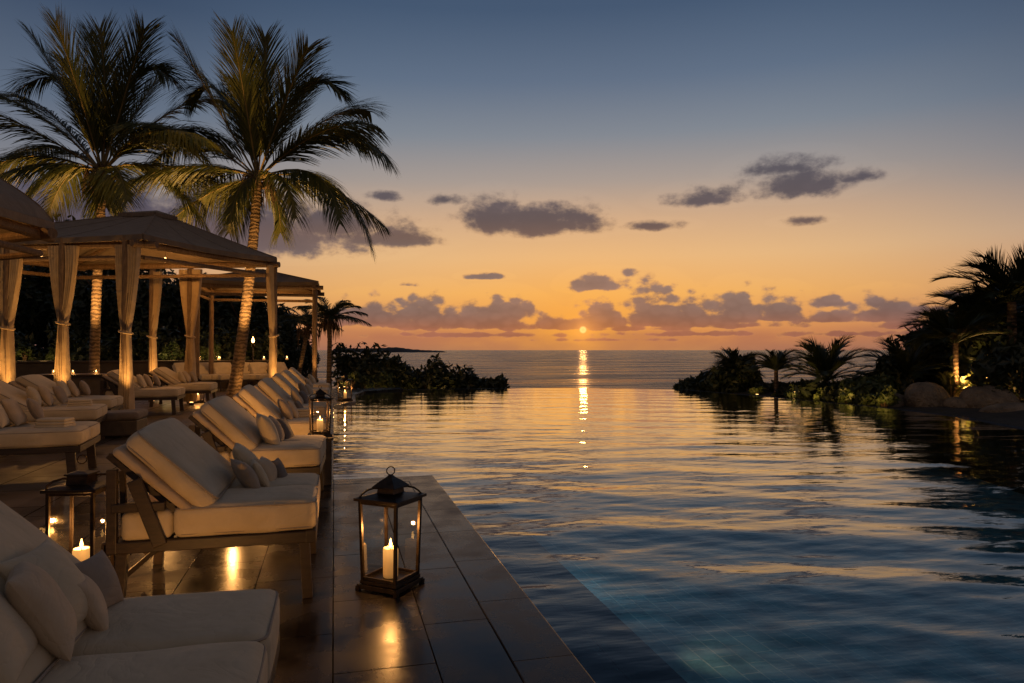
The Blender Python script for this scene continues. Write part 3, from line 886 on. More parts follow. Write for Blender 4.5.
def lantern(x, y, z, rz, label, power=6, sc=1.0, lightz=0.31):
    global LN
    if not LN_used[0]:
        o = LN; o.location = (x, y, z); o.rotation_euler = (0, 0, R(rz)); LN_used[0] = True
    else: o = dup(LN, (x, y, z), rz)
    o.scale = (sc, sc, sc)
    tag(o, label, 'lantern', 'candle lanterns around the pool')
    lamp((x, y, z + (lightz + .03) * sc), power, radius=0.012, color=(1, .46, .13))
    return o

lx, ly = G(391, 4.46)
lantern(lx, ly, 0.012, 50, 'bronze glass lantern with lit candle standing alone on the dark pool deck', 9.0)
lx, ly = G(83, 4.42)
LF.location = (lx, ly, .012); LF.rotation_euler = (0, 0, R(80)); LF.scale = (1.03, 1.03, 1.03)
tag(LF, 'wider flat topped glass candle lantern behind the nearest lounger, beside the second one', 'lantern', 'candle lanterns around the pool')
lamp((lx, ly, .36), 18, radius=.012, color=(1, .46, .13))
pe = MB(); box(pe, -.30 + .02, -.02, 8.02, 8.30, 0.002, 0.50); box(pe, -.32 + .02, -.0, 8.00, 8.32, 0.503, 0.53)
tag(pe.build('pedestal', 'plinth', smooth=False, bevel=.008), 'dark square pedestal at the pool corner carrying a lantern', 'pedestal')
lantern(-.15, 8.16, .542, 10, 'candle lantern on top of the dark pedestal at the pool corner', 12, 0.75)
lx, ly = G(345, 20.6)
lantern(lx, ly, .012, 30, 'distant lantern at the far end of the pool edge with its reflection in the water', 20, 1.1)
lx, ly = G(198, 19.8)
lantern(lx, ly, .012, 25, 'lantern on the patio among the loungers under the big canopy', 40, 1.0)

# ================================================================== loungers
LW = 1.02; LL = 1.14
BT = T(-.86, 0, .755, 0, 43, 0)          # backrest plane frame (x axis goes down along the slope)
def make_lounger():
    t = empty('sun_lounger'); hw = LW / 2
    fr = MB()
    for s in (-1, 1):
        box(fr, -LL - .02, -.02, s * (hw - .03) - .03, s * (hw - .03) + .03, .34, .405)
        beam(fr, (-1.12, s * (hw - .02), .34), (-1.12, s * (hw - .02), .82), .045, .055)
        beam(fr, (-.86, s * (hw + .012), .38), (-1.0, s * (hw + .012), .76), .03, .075)
        beam(fr, (-1.12, s * (hw - .01), .60), (-.84, s * (hw - .01), .60), .04, .05)
        beam(fr, (-1.14, s * (hw - .2), .12), (-.86, s * (hw - .2), .36), .03, .03)
    box(fr, -.062, -.0, -hw - .002, hw + .002, .335, .41)
    box(fr, -LL - .03, -LL + .03, -hw + .0, hw - .0, .337, .41)
    fr.build('frame', 'wood', t, smooth=False, bevel=.005)
    sl = MB()
    for k in range(9):
        x = -.10 - k * .125; box(sl, x - .04, x + .04, -hw + .062, hw - .062, .385, .402)
    sl.build('slat_base', 'wood', t, smooth=False)
    for (x, sx0) in ((-.07, 1), (-LL + .07, -1)):
        for s in (-1, 1):
            lg = MB(); beam(lg, (x, s * (hw - .045), .339), (x + sx0 * .02, s * (hw - .035), 0), .055, .06)
            lg.build('leg', 'wood', t, smooth=False, bevel=.004)
    bf = MB()
    m = np.array(BT)
    def bt(x, y, z): return tuple((BT @ Vector((x, y, z))))
    for y in (-hw + .08, 0, hw - .08):
        beam(bf, bt(-.31, y, -.10), bt(.31, y, -.10), .05, .03)
    for x in (-.29, -.15, 0, .15, .29):
        beam(bf, bt(x, -hw + .05, -.075), bt(x, hw - .05, -.075), .05, .02)
    beam(bf, bt(-.2, -hw + .12, -.13), (-1.08, -hw + .12, .42), .03, .03)
    beam(bf, bt(-.2, hw - .12, -.13), (-1.08, hw - .12, .42), .03, .03)
    bf.build('backrest_frame', 'wood', t, smooth=False)
    for k, s in enumerate((-1, 1)):
        mt = MB()
        cushion(mt, .80, .495, .185, .045, .020, T(-.40, s * .252, .50), 3 + k, .004)
        mo = mt.build('mattress', 'cushion', t, sharp=0)
        hd = MB(); cushion(hd, .27, .48, .17, .04, .01, T(-.945, s * .252, .493), 13 + k, .004)
        hd.build('head_section', 'cushion', mo, sharp=0)
        pp = MB(); piping_loop(pp, .80, .495, .073, .05, .004, T(-.40, s * .252, .50)); piping_loop(pp, .80, .495, -.070, .05, .004, T(-.40, s * .252, .50))
        pp.build('piping', 'piping', mo)
    pd = MB(); cushion(pd, .62, LW - .03, .06, .03, .006, BT @ T(0, 0, -.045), 31, .003)
    pd.build('back_pad', 'cushion_tan', t, sharp=0)
    bc = MB(); cushion(bc, .62, LW - .05, .12, .05, .020, BT @ T(.01, 0, .058), 41, .007)
    b = bc.build('back_cushion', 'cushion', t, sharp=0)
    pp = MB(); piping_loop(pp, .62, LW - .05, .043, .06, .008, BT @ T(.01, 0, .058)); piping_loop(pp, .62, LW - .05, -.043, .06, .008, BT @ T(.01, 0, .058))
    pp.build('piping', 'piping', b)
    return t
LG = make_lounger()
CY = [2.36, 4.92, 7.30, 9.75, 12.2, 14.65, 17.1, 19.55]
FX = -.10
ORD = ['nearest sun lounger of the pool row, cut by the picture edge, with cream mattress',
       'second pool lounger from the camera, whole dark wood frame and cream cushions in view',
       'third pool lounger from the camera, its back cushion glowing warm at the button',
       'fourth pool lounger from the camera, foot end beside the pedestal lantern',
       'fifth pool lounger from the camera, just past the pedestal lantern',
       'sixth pool lounger from the camera, small in the row along the water',
       'seventh pool lounger from the camera, small and dim towards the far deck',
       'eighth and farthest lounger of the row along the pool edge']
for k, y in enumerate(CY):
    rz = [0, 0, -2.2, 1.6, -1.4, 2.4, -1, 2][k]
    if k == 0: LG.location = (FX - .10, y, 0); tag(LG, ORD[0], 'sun lounger', 'loungers in a row along the pool edge')
    else: dup(LG, (FX, y, 0), rz, ORD[k], 'loungers in a row along the pool edge')

# throw pillows, meshes shared
PM = {}
def pillow(x, y, z, rx, ry, rz, size, m, label, group):
    key = (round(size, 2), m, int(rnd.random() * 3))
    if key not in PM:
        vs, fs = pillow_mesh(size, size * .93, size * .42, len(PM))
        o = MB().add(vs, fs).build('throw_pillow', m, None, sharp=0); PM[key] = o.data
    else:
        o = bpy.data.objects.new('throw_pillow', PM[key]); COL.objects.link(o)
    o.matrix_world = T(x, y, z, rx, ry, rz)
    tag(o, label, 'pillow', group)
# on a lounger at foot x FX, centre y: local placement
def lp(k, dx, dy, z, size, m, label, lean=58, rx=0, rz=0, fx=FX, y=None):
    yy = CY[k] if y is None else y
    pillow(fx + dx + .09 - (.10 if k == 0 else 0), yy + dy, z - (.03 if k else .02), rx, lean, rz, size, m, label, 'throw pillows on the loungers')
lp(0, -.80, -.22, .80, .36, 'cushion', 'large cream pillow leaning on the back cushion of the nearest lounger', 50, 0, 8)
lp(0, -.74, .12, .775, .30, 'cushion', 'cream pillow in the middle of the nearest lounger, partly behind another', 54, 0, -8)
lp(0, -.72, -.02, .765, .29, 'cushion_tan', 'tan pillow in front at the lower left corner of the picture', 60, 0, 18)
lp(0, -.76, .20, .745, .25, 'cushion_tan', 'small tan pillow near the far side of the nearest lounger', 58, 0, 12)
lp(0, -.66, .20, .70, .20, 'cushion_tan', 'little tan pillow in front of the others at the far side of the nearest lounger', 64, 0, 20)
lp(0, -.68, .34, .715, .20, 'cushion_grey', 'smallest grey beige pillow at the far edge of the nearest lounger', 66, 0, -16)
lp(1, -.55, -.02, .70, .25, 'cushion_grey', 'grey beige pillow nearest the viewer on the second lounger', 60, 0, 24)
lp(1, -.47, .10, .69, .21, 'cushion', 'cream pillow beside the grey beige one on the second lounger', 62, 0, 10)
lp(1, -.44, .22, .69, .21, 'cushion_tan', 'tan pillow in the small cluster on the second lounger', 60, 0, -5)
lp(1, -.36, .31, .675, .18, 'cushion_dark', 'small dark brown pillow at the far side of the second lounger', 66, 0, -10)
lp(1, -.58, .34, .74, .30, 'cushion', 'larger cream pillow behind the small ones on the second lounger', 55, 0, 4)
lp(2, -.60, -.20, .755, .36, 'cushion', 'cream pillow leaning at the near side of the third lounger', 62, 0, 12)
lp(2, -.56, .05, .74, .30, 'cushion_grey', 'grey pillow in the middle of the third lounger', 60, 0, -4)
lp(2, -.47, .24, .72, .26, 'cushion_dark', 'dark pillow at the far side of the third lounger', 64, 0, -14)
lp(3, -.60, -.18, .75, .32, 'cushion_grey', 'grey pillow at the near side of the fourth lounger', 60, 0, 10)
lp(3, -.52, .06, .74, .28, 'cushion_tan', 'tan pillow in the middle of the fourth lounger', 62, 0, 0)
lp(3, -.44, .28, .72, .24, 'cushion_dark', 'dark pillow at the far side of the fourth lounger', 66, 0, -8)
lp(4, -.58, -.1, .74, .32, 'cushion_tan', 'tan pillow on the fifth lounger of the pool row', 60, 0, 8)
lp(4, -.48, .2, .72, .27, 'cushion_dark', 'dark pillow on the fifth lounger of the pool row', 62, 0, -8)
lp(5, -.58, -.05, .74, .32, 'cushion_grey', 'grey pillow on the sixth lounger of the pool row', 60, 0, 8)
lp(5, -.48, .25, .72, .27, 'cushion_tan', 'tan pillow on the sixth lounger of the pool row', 62, 0, -8)
lp(6, -.56, 0, .74, .32, 'cushion_tan', 'tan pillow on the seventh lounger of the pool row', 60, 0, 5)
lp(7, -.56, 0, .74, .32, 'cushion', 'cream pillow on the farthest lounger of the pool row', 60, 0, 5)

# second row, on the patio beneath and in front of the big canopy
ROW2 = [(-2.85, 9.5, 1.55, 6, 'patio lounger at the left picture edge, closest to the viewer on the patio'),
        (-3.65, 12.7, 1.55, 8, 'patio lounger with a heap of pillows left of the wrapped corner post'),
        (-4.05, 15.0, 1.45, 4, 'patio lounger just behind the wrapped corner post of the big canopy'),
        (-3.55, 18.3, 1.40, 2, 'patio lounger with raised cream back between two curtained posts'),
        (-3.2, 20.8, 1.35, 0, 'patio lounger beside the patio lantern, deep under the canopy')]
for k, (x, y, sx_, rz, lab) in enumerate(ROW2):
    dup(LG, (x, y, 0), rz, lab, 'loungers on the patio left of the pool row', (sx_, 1.1, 1.0))
    q = -.53 * sx_
    pl = [(q - .08, -.22, .36, 'cushion', 'cream pillow at the near side of the '), (q, .02, .36, 'cushion_tan', 'tan pillow in the middle of the '),
          (q + .14, .22, .32, 'cushion_grey', 'grey pillow at the far side of the ')]
    nm = ['leftmost patio lounger', 'patio lounger left of the wrapped corner post', 'patio lounger behind the wrapped corner post', 'patio lounger between the curtained posts', 'patio lounger beside the lantern'][k]
    for (dx, dy, s, m, l) in pl:
        pillow(x + dx, y + dy, .77, 0, 62, 8 + rz + rnd.uniform(-14, 14), s, m, l + nm, 'throw pillows on the loungers')
def towel(x, y, z, rz, label, sx_=.34, sy_=.26):
    m = MB()
    for q in range(3): cushion(m, sx_ - .012 * q, sy_ - .01 * q, .034, .015, .004, T(0, 0, .018 + q * .036, 0, 0, q * 1.5), 60 + q, .002)
    o = m.build('folded_towel', 'cushion', sharp=0); o.location = (x, y, z); o.rotation_euler = (0, 0, R(rz)); tag(o, label, 'towel', 'folded towels on loungers')
towel(-3.95, 12.62, .600, 12, 'folded cream towel on the patio lounger left of the wrapped corner post')
towel(-3.15, 9.25, .600, -8, 'folded cream towel on the leftmost patio lounger')
towel(-.38, 9.95, .600, 5, 'folded towel at the foot of the fourth pool lounger')
# far row against the wall
for k in range(6):
    px_ = 193 + k * 19; y = 27.3; x = G(px_, y / (CT - (px_ - 512) / F * ST))[0]
    dup(LG, (x, y, 0), -62 + rnd.uniform(-5, 5), ['leftmost dim lounger of the far row at the garden wall', 'second dim lounger from the left in the far row at the wall',
        'third dim lounger from the left in the far row at the wall', 'fourth dim lounger from the left, just right of the leaning palm trunk',
        'fifth dim lounger from the left in the far row at the wall', 'rightmost dim lounger of the far row at the garden wall'][k], 'loungers of the far row at the wall', (.95, .72, 1))

# low ottoman below the wrapped corner post, drink table, side tables
def ottoman(x, y, sx_, sy_, h, label):
    t = empty('ottoman', (x, y, 0)); tag(t, label, 'ottoman')
    b = MB(); box(b, -sx_ / 2, sx_ / 2, -sy_ / 2, sy_ / 2, .04, h - .12); b.build('base', 'plinth', t, smooth=False, bevel=.02)
    c = MB(); cushion(c, sx_ + .03, sy_ + .03, .13, .05, .012, T(0, 0, h - .055), 9); c.build('cushion', 'cushion_dark', t, sharp=0)
x, y = G(117, 12.2); ottoman(x, y, .82, .7, .42, 'low dark square ottoman in front of the wrapped corner post')

def side_table():
    t = empty('side_table')
    tp = MB(); lathe(tp, [(.20, .40), (.215, .405), (.215, .428), (.20, .432)], 28); tp.build('table_top', 'wood', t)
    for k in range(3):
        a = R(120 * k + 30); l = MB(); tube(l, [(math.cos(a) * .10, math.sin(a) * .10, .40), (math.cos(a) * .18, math.sin(a) * .18, 0)], [.016, .011], 8); l.build('leg', 'wood', t)
    return t
STB = side_table()
def candleglass():
    t = empty('candle_glass')
    g_ = MB(); lathe(g_, [(.038, 0), (.045, .01), (.05, .11)], 18); g_.f.pop(); g_.build('glass_cup', 'glass', t)
    c = MB(); lathe(c, [(.034, .006), (.034, .05), (.004, .052)], 14); c = c.build('candle', 'wax', t)
    f_ = MB(); lathe(f_, [(.002, .055), (.012, .068), (.009, .082), (.001, .105)], 10); f_.build('flame', 'flame', c)
    return t
CGL = candleglass()
for k, (x, y, lab) in enumerate(((-.80, 3.42, 'candle glass on the deck hidden between the nearest and the second lounger'), (-.78, 6.0, 'candle glass glowing on the deck between the second and the third lounger'),
                              (-.78, 8.45, 'candle glass glowing on the deck between the third and the fourth lounger'))):
    c = dup(CGL, (x, y, .003), 0, lab, 'candle glasses on tables and deck'); lamp((x, y, .16), (17, 12, 12)[k], radius=.012, color=(1, .45, .12))
spots = [(-.62, 6.05, 'third'), (-.85, 8.52, 'fourth'), (-.85, 10.98, 'fifth'), (-.85, 13.43, 'sixth'), (-.85, 15.9, 'seventh'), (-.85, 18.35, 'eighth')]
for k, (x, y, w_) in enumerate(spots):
    if k == 0: continue
    o = STB if k == 1 else dup(STB); o.location = (x - .35, y, 0)
    tag(o, 'small round dark side table in front of the %s pool lounger' % w_, 'side table', 'side tables between the pool loungers')
    c = CGL if k == 1 else dup(CGL); c.location = (x - .35, y, .434)
    tag(c, 'glowing candle glass on the side table in front of the %s pool lounger' % w_, 'candle', 'candle glasses on tables')
    lamp((x - .35, y, .434 + .13), 13, radius=.012, color=(1, .45, .12))
# a serving table with glowing glasses behind the patio loungers
x, y = G(78, 18.5)
tb = empty('serving_table', (x, y, 0)); tag(tb, 'dark serving table behind the patio loungers with glowing candle glasses', 'table')
m = MB(); box(m, -.9, .9, -.35, .35, .82, .87); m.build('table_top', 'wood', tb, smooth=False, bevel=.005)
m = MB(); box(m, -.82, .82, -.3, .3, .05, .818); m.build('cabinet', 'plinth', tb, smooth=False, bevel=.005)
for k, dx in enumerate((-.55, -.1, .45)):
    c = dup(CGL, (x + dx, y - .05, .872), 0, ['left', 'middle', 'right'][k] + ' candle glass of the three on the serving table')
    lamp((x + dx, y - .05, 1.0), 6, radius=.012, color=(1, .45, .12))

# ================================================================== cabanas
def curtain(mb, base, dirv, ztop, ztie, zbot, side, seed, wtop=.30, wtie=.075, wbot=.15):
    """one gathered panel hanging beside a post; dirv = unit vector along the eave"""
    g = random.Random(seed * 7 + side + int(ztie * 100)); nz_, nu = 34, 44
    wtop *= g.uniform(.8, 1.18); wtie *= g.uniform(.8, 1.25); wbot *= g.uniform(.8, 1.25); ztie += g.uniform(-.05, .05); fq = g.uniform(5, 8.5)
    d = Vector((dirv[0], dirv[1], 0)).normalized(); nrm = Vector((-d.y, d.x, 0))
    vs = []; fs = []
    ph = g.uniform(0, 6)
    for i in range(nz_):
        t = i / (nz_ - 1); z = ztop + (zbot - ztop) * t
        tt_ = (ztop - z) / (ztop - ztie)
        if tt_ < 1:
            e = tt_ ** 1.5; s1 = wtop * (1 - e) + wtie * e; s0 = .05 * (1 - e) - .03 * e + wtop * .42 * (1 - tt_) * tt_; dep = .07 * (1 - tt_) + .075 * tt_
        else:
            q = min(1, (z - ztie) / (zbot - ztie)); s0 = -.03 - .02 * q; s1 = wtie + (wbot - wtie) * q ** .7; dep = .07 + .05 * q
        for k in range(nu):
            a = 2 * math.pi * k / nu
            cs = math.cos(a); cu = (s0 + s1) / 2 + (s1 - s0) / 2 * cs
            fold = dep * (0.28 + .75 * abs(math.sin(cs * fq + ph + .8 * math.sin(z * 1.7 + ph)))) * (1 if math.sin(a) > 0 else -1) * min(1, abs(math.sin(a)) * 2.2)
            p = Vector(base) + d * (cu * side) + nrm * fold; vs.append((p.x, p.y, z))
    for i in range(nz_ - 1):
        for k in range(nu):
            k2 = (k + 1) % nu
            q = [i * nu + k, i * nu + k2, (i + 1) * nu + k2, (i + 1) * nu + k]; fs.append(q if side < 0 else q[::-1])
    mb.add(vs, fs)

def canopy(mb, C, ze, rise, p, n=18, scale=1.0, th=.03, sagv=.06, valance=.12, apex=None):
    cx, cy = apex or (sum(c[0] for c in C) / 4, sum(c[1] for c in C) / 4)
    for dz, flip in ((0, False), (-th, True)):
        for i in range(4):
            a = Vector(C[i]); b = Vector(C[(i + 1) % 4]); vs = []; fs = []
            for r_ in range(n + 1):
                s = r_ / n
                for c_ in range(n + 1):
                    t = c_ / n; e = a.lerp(b, t); x = e.x + (cx - e.x) * s * .999; y = e.y + (cy - e.y) * s * .999
                    sag = sagv * math.sin(math.pi * t) * (1 - s) * (1 + 3 * s)
                    vs.append((x, y, ze + rise * s ** p - sag + dz))
            m_ = n + 1
            for r_ in range(n):
                for c_ in range(n):
                    q = [r_ * m_ + c_, r_ * m_ + c_ + 1, (r_ + 1) * m_ + c_ + 1, (r_ + 1) * m_ + c_]
                    fs.append(q[::-1] if flip else q)
            mb.add(vs, fs)
    if valance:
        for i in range(4):
            a = Vector(C[i]); b = Vector(C[(i + 1) % 4]); d = (b - a).normalized(); nr = Vector((d.y, -d.x)); vs = []; fs = []
            n2 = 40
            for c_ in range(n2 + 1):
                t = c_ / n2; e = a.lerp(b, t); sag = sagv * math.sin(math.pi * t); wv = .012 * math.sin(t * 60)
                for (o_, z_) in ((.015, ze - sag), (.02 + wv, ze - sag - valance), (-.01 + wv, ze - sag - valance), (-.01, ze - sag - th)):
                    vs.append((e.x + nr.x * o_, e.y + nr.y * o_, z_))
            for c_ in range(n2):
                for k in range(3):
                    fs.append([c_ * 4 + k, c_ * 4 + k + 1, c_ * 4 + 4 + k + 1, c_ * 4 + 4 + k])
            mb.add(vs, fs)

def cabana(label, C, ze, rise, p, posts, curt, seed, cap=True, logr=.085, group='canvas canopies', apex=None):
    """C corners anticlockwise seen from above, posts list of (x,y), curt list of (post index, dir, ztie)"""
    t = empty('cabana', (0, 0, 0)); tag(t, label, 'cabana', group)
    cx, cy = apex or (sum(c[0] for c in C) / 4, sum(c[1] for c in C) / 4)
    m = MB(); canopy(m, C, ze, rise, p, apex=apex); m.build('canopy', 'canopy', t, sharp=30)
    m = MB()
    for i in range(4):
        a_ = Vector(C[i])
        tube(m, [(a_.x + (cx - a_.x) * q, a_.y + (cy - a_.y) * q, ze + rise * q ** p + .006) for q in [k_ / 12 * .97 for k_ in range(13)]], .014, 5)
        b_ = Vector(C[(i + 1) % 4])
        for tq in (.33, .66):
            e_ = a_.lerp(b_, tq); sg0 = .06 * math.sin(math.pi * tq)
            tube(m, [(e_.x + (cx - e_.x) * q, e_.y + (cy - e_.y) * q, ze + rise * q ** p - sg0 * (1 - q) * (1 + 3 * q) + .003) for q in [k_ / 12 * .96 for k_ in range(13)]], .007, 4)
    m.build('seams', 'canopy', t)
    if cap:
        m = MB(); CC = [(cx + (c[0] - cx) * .16, cy + (c[1] - cy) * .16) for c in C]
        canopy(m, CC, ze + rise * .84 ** p + .09, rise * .12, 1.0, 6, sagv=.01, valance=.10, apex=(cx, cy)); m.build('vent_cap', 'canopy', t, sharp=30)
    pc = []
    for (x, y) in posts:
        m = MB(); g = random.Random(seed + int(x * 10))
        n = 14; tube(m, [(x + g.uniform(-.008, .008), y + g.uniform(-.008, .008), (ze - .05) * i / (n - 1)) for i in range(n)], [logr * g.uniform(.92, 1.05) for i in range(n)], 12)
        pc.append(m.build('post', 'log', t))
    for i in range(4):
        a = Vector(C[i]); b = Vector(C[(i + 1) % 4]); ins = .10
        ai = a + (Vector((cx, cy)) - a) * ins * .7; bi = b + (Vector((cx, cy)) - b) * ins * .7; d = (bi - ai).normalized() * .3
        m = MB(); tube(m, [(ai.x - d.x, ai.y - d.y, ze - .20), (bi.x + d.x, bi.y + d.y, ze - .20)], .075, 10)
        tube(m, [(ai.x, ai.y, ze - .48), (bi.x, bi.y, ze - .48)], .05, 8); m.build('beam', 'log', t)
        m = MB(); tube(m, [(ai.x, ai.y, ze - .13), ((ai.x * .5 + cx * .5), (ai.y * .5 + cy * .5), ze + rise * .5 ** p - .14), (cx, cy, ze + rise - .16)], .05, 8); m.build('rafter', 'log', t)
    for (k, d, zt, sides) in curt:
        x, y = posts[k]
        for s in sides:
            m = MB(); curtain(m, (x, y, 0), d, ze - .22, zt, .06, s, seed + k); m.build('curtain', 'curtain', t, sharp=0)
        m = MB(); rr = []
        for q in range(14):
            a = 2 * math.pi * q / 14; dd = Vector((d[0], d[1], 0)).normalized(); nn = Vector((-dd.y, dd.x, 0))
            v = Vector((x, y, zt - .02)) + dd * (.135 * math.cos(a)) + nn * (.12 * math.sin(a)) + Vector((0, 0, .03 * math.cos(a))); rr.append(v)
        tube(m, rr, .022, 6, closed=True); m.build('tie_band', 'curtain', t)
    return t

A = Vector((-1.50, 19.75)); B = Vector((-3.96, 16.4)); C_ = Vector((-9.6, 18.5)); D = A + (C_ - B)
cen = (A + B + C_ + D) / 4
apx = G(156, 17.6)
def ins(p, f=.06): return tuple(p + (cen - p) * f)
def onBC(px):      # post places along the front eave
    for q in range(400):
        v = B.lerp(C_, q / 400) + (cen - B) * .03; x, y = v; d = y * CT + x * ST
        if 512 + F * (x * CT - y * ST) / d < px: return (x, y)
mAD = A.lerp(D, .42)
dAB = (A - B).normalized(); dBC = (C_ - B).normalized()
ZE = 3.98
cabana('large canvas canopy on log posts with tied linen curtains in front of the palms', [tuple(B), tuple(A), tuple(D), tuple(C_)], ZE, 1.0, 1.06,
       [onBC(126), ins(A, .015), G(152, 20.2), ins(C_), onBC(63), G(190, 19.6), onBC(8)],
       [(0, dBC, 1.9, (-1, 1)), (1, dAB, 1.9, (-1,)), (2, dBC, 1.9, (-1,)), (4, dBC, 2.10, (-1, 1)), (5, dBC, 1.9, (-1, 1)), (6, dBC, 2.0, (-1, 1))], 1, apex=apx)
E = Vector((-.52, 24.9))
cabana('farther flat canopy with log beams at the end of the pool row', [(-4.6, 24.9), (E.x, E.y), (E.x, 28.0), (-4.6, 28.0)], 3.85, .55, 1.0,
       [(-4.4, 25.05), (E.x - .12, E.y + .12), (E.x - .2, 27.85), (-4.4, 27.85)],
       [], 5, cap=False)
Tt = Vector((-4.05, 11.75)); B3 = Tt + Vector((-.6, -5.0)); D3 = Tt + Vector((-3.6, 3.0)); C3 = B3 + (D3 - Tt)
cen3 = (Tt + B3 + C3 + D3) / 4
cabana('nearer canvas canopy cut off by the left picture edge', [tuple(B3), tuple(Tt), tuple(D3), tuple(C3)], 3.40, 1.35, 0.70,
       [G(-6, 12.2), tuple(D3.lerp(cen3, .08)), tuple(B3.lerp(cen3, .08)), tuple(C3.lerp(cen3, .08))],
       [], 9, cap=False)

# fixtures: small uplights on the ground, bulbs under canopies
def uplight_obj():
    t = empty('ground_uplight')
    m = MB(); lathe(m, [(.055, 0), (.06, .01), (.06, .07), (.05, .08)], 16); m.build('housing', 'metal', t)
    m = MB(); lathe(m, [(.045, .081), (.045, .088), (.01, .090)], 16); m.build('lens', 'bulb', t)
    return t
UPL = uplight_obj(); up_used = [False]
def uplight(x, y, z, aim, power, spot, label, color=(1, .50, .14), radius=.05):
    o = UPL if not up_used[0] else dup(UPL)
    up_used[0] = True
    o.location = (x, y, z); tag(o, label, 'ground light', 'small ground uplights')
    lamp((x, y, z + .14), power, color=color, radius=radius, spot=spot, aim=aim)
back = lambda px, d: G(px, d)
for (bx, by, tp, l1) in ((p1x, p1y, top1, 'left'), (p2x, p2y, top2, 'right')):
    ux, uy = bx + .5 - .5 * ST, by - 1.9
    uplight(ux, uy, 0, (bx + tp[0], by + tp[1], tp[2]), 3900, 54, 'ground uplight at the foot of the %s tall palm' % l1)
    lamp((bx + .55, by - .4, .5), 13, radius=.1, color=(1, .47, .12))  # added fill light on the lower trunk, no fixture
for k, ((x, y), nm) in enumerate(zip([onBC(126), onBC(63), ins(A, .015), G(190, 19.6), G(152, 20.2), onBC(8)], ['front corner post', 'front middle post', 'right corner post', 'back middle post', 'back left post', 'leftmost front post'])):
    uplight(x + .16, y - .62, 0, (x, y, 2.9), 190, 60, 'ground uplight before the %s of the big canopy' % nm)
uplight(-.62, 24.5, 0, (-.62, 25, 3), 200, 50, 'ground uplight before the corner post of the farther canopy')
# hanging bulbs
def pendant_obj():
    t = empty('pendant_lamp')
    m = MB(); tube(m, [(0, 0, 0), (0, 0, -.30)], .006, 5); m.build('cord', 'metal', t)
    m = MB(); lathe(m, [(.01, -.30), (.03, -.33), (.045, -.38), (.04, -.42), (.01, -.44)], 14); m.build('bulb', 'bulb', t)
    return t
PD = pendant_obj(); pu = [False]
for (x, y, z, pw, lab) in ((cen.x + 1.4, cen.y + .2, 4.15, 60, 'pendant bulb under the right part of the big canopy'), (cen.x - 1.2, cen.y - .3, 4.15, 60, 'pendant bulb under the left part of the big canopy'),
                      (-2.6, 26.4, 4.2, 110, 'pendant bulb under the farther canopy'), (cen3.x + .5, cen3.y + .3, 4.6, 50, 'pendant bulb under the canopy at the left edge')):
    o = PD if not pu[0] else dup(PD); pu[0] = True
    o.location = (x, y, z); tag(o, lab, 'pendant lamp', 'pendant bulbs under the canopies'); lamp((x, y, z - .62), pw, radius=.05, color=(1, .46, .12))

# torch by the wall
ty = 28.8; tx = G(253, ty / (CT - (253 - 512) / F * ST))[0]
t = empty('torch', (tx, ty, 0)); tag(t, 'burning garden torch beyond the leaning palm trunk', 'torch')
m = MB(); tube(m, [(0, 0, 0), (0, 0, 1.62)], .025, 8); m.build('pole', 'wood', t)
m = MB(); lathe(m, [(.03, 1.60), (.07, 1.68), (.075, 1.78)], 12); m.build('bowl', 'metal', t)
m = MB(); lathe(m, [(.03, 1.79), (.055, 1.84), (.04, 1.92), (.005, 2.02)], 10); m.build('flame', 'flame', t)
lamp((tx, ty - .1, 2.1), 8, radius=.05, color=(1, .45, .12))

# ================================================================== planting
# left background trees
TR = [(10, 40, 8.0, 3.6), (48, 44, 10.2, 3.8), (88, 42, 10.4, 3.6), (118, 38, 6.9, 3.0), (150, 43, 7.6, 3.2), (182, 40, 6.6, 2.9), (212, 45, 7.2, 3.1), (245, 41, 5.6, 2.5), (268, 46, 5.4, 2.4), (-30, 36, 7.5, 3.4)]
words = ['behind the left curtain', 'above the big canopy at the left', 'behind the left palm crown', 'right of the left palm trunk', 'behind the back corner post', 'behind the back middle post',
         'left of the leaning palm trunk', 'just right of the leaning palm trunk', 'before the gap of open sky', 'at the far left picture edge']
for k, (px, d, h, rc) in enumerate(TR):
    x, y = G(px, d); tree(x, y, h, rc, 20 + k, 'dark broadleaf tree beyond the garden wall, ' + words[k], 'dark trees beyond the garden wall', size=.22)
# hedge
hx = MB(); g = np.random.default_rng(4)
for k in range(64):
    x = -36 + k * .53; crown(hx, (x, 31.2 + g.uniform(-.3, .3), .9), (.75, .8, 1.25 + g.uniform(-.2, .35)), 12, 80, .15, 300 + k, .55, low=1)
tag(hx.build('hedge', 'leaf_dark', smooth=False), 'long dark clipped hedge along the back of the garden wall', 'hedge')
for k, (px, s_) in enumerate(((25, .5), (52, .35), (166, .4), (174, .55), (199, .45), (214, .5))):
    y = 30.0; x = G(px, y / (CT - (px - 512) / F * ST))[0]; bush('leafy_shrub', x, y, 1.0, s_ * .6, s_ * .5, s_ * .95, 190 + k, ['leftmost green shrub catching light above the wall', 'small green shrub above the wall near the left curtains', 'low lit shrub above the wall left of the back post',
        'taller lit shrub above the wall near the back post', 'lit climbing plant above the wall', 'lit climbing plant above the wall beside the palm trunk'][k], 'lit shrubs above the garden wall', 'leaf_mid', .09, 12, 26, 'shrub')
    lamp((x, y - .7, 1.25), 7, radius=.05, color=(1, .6, .2))
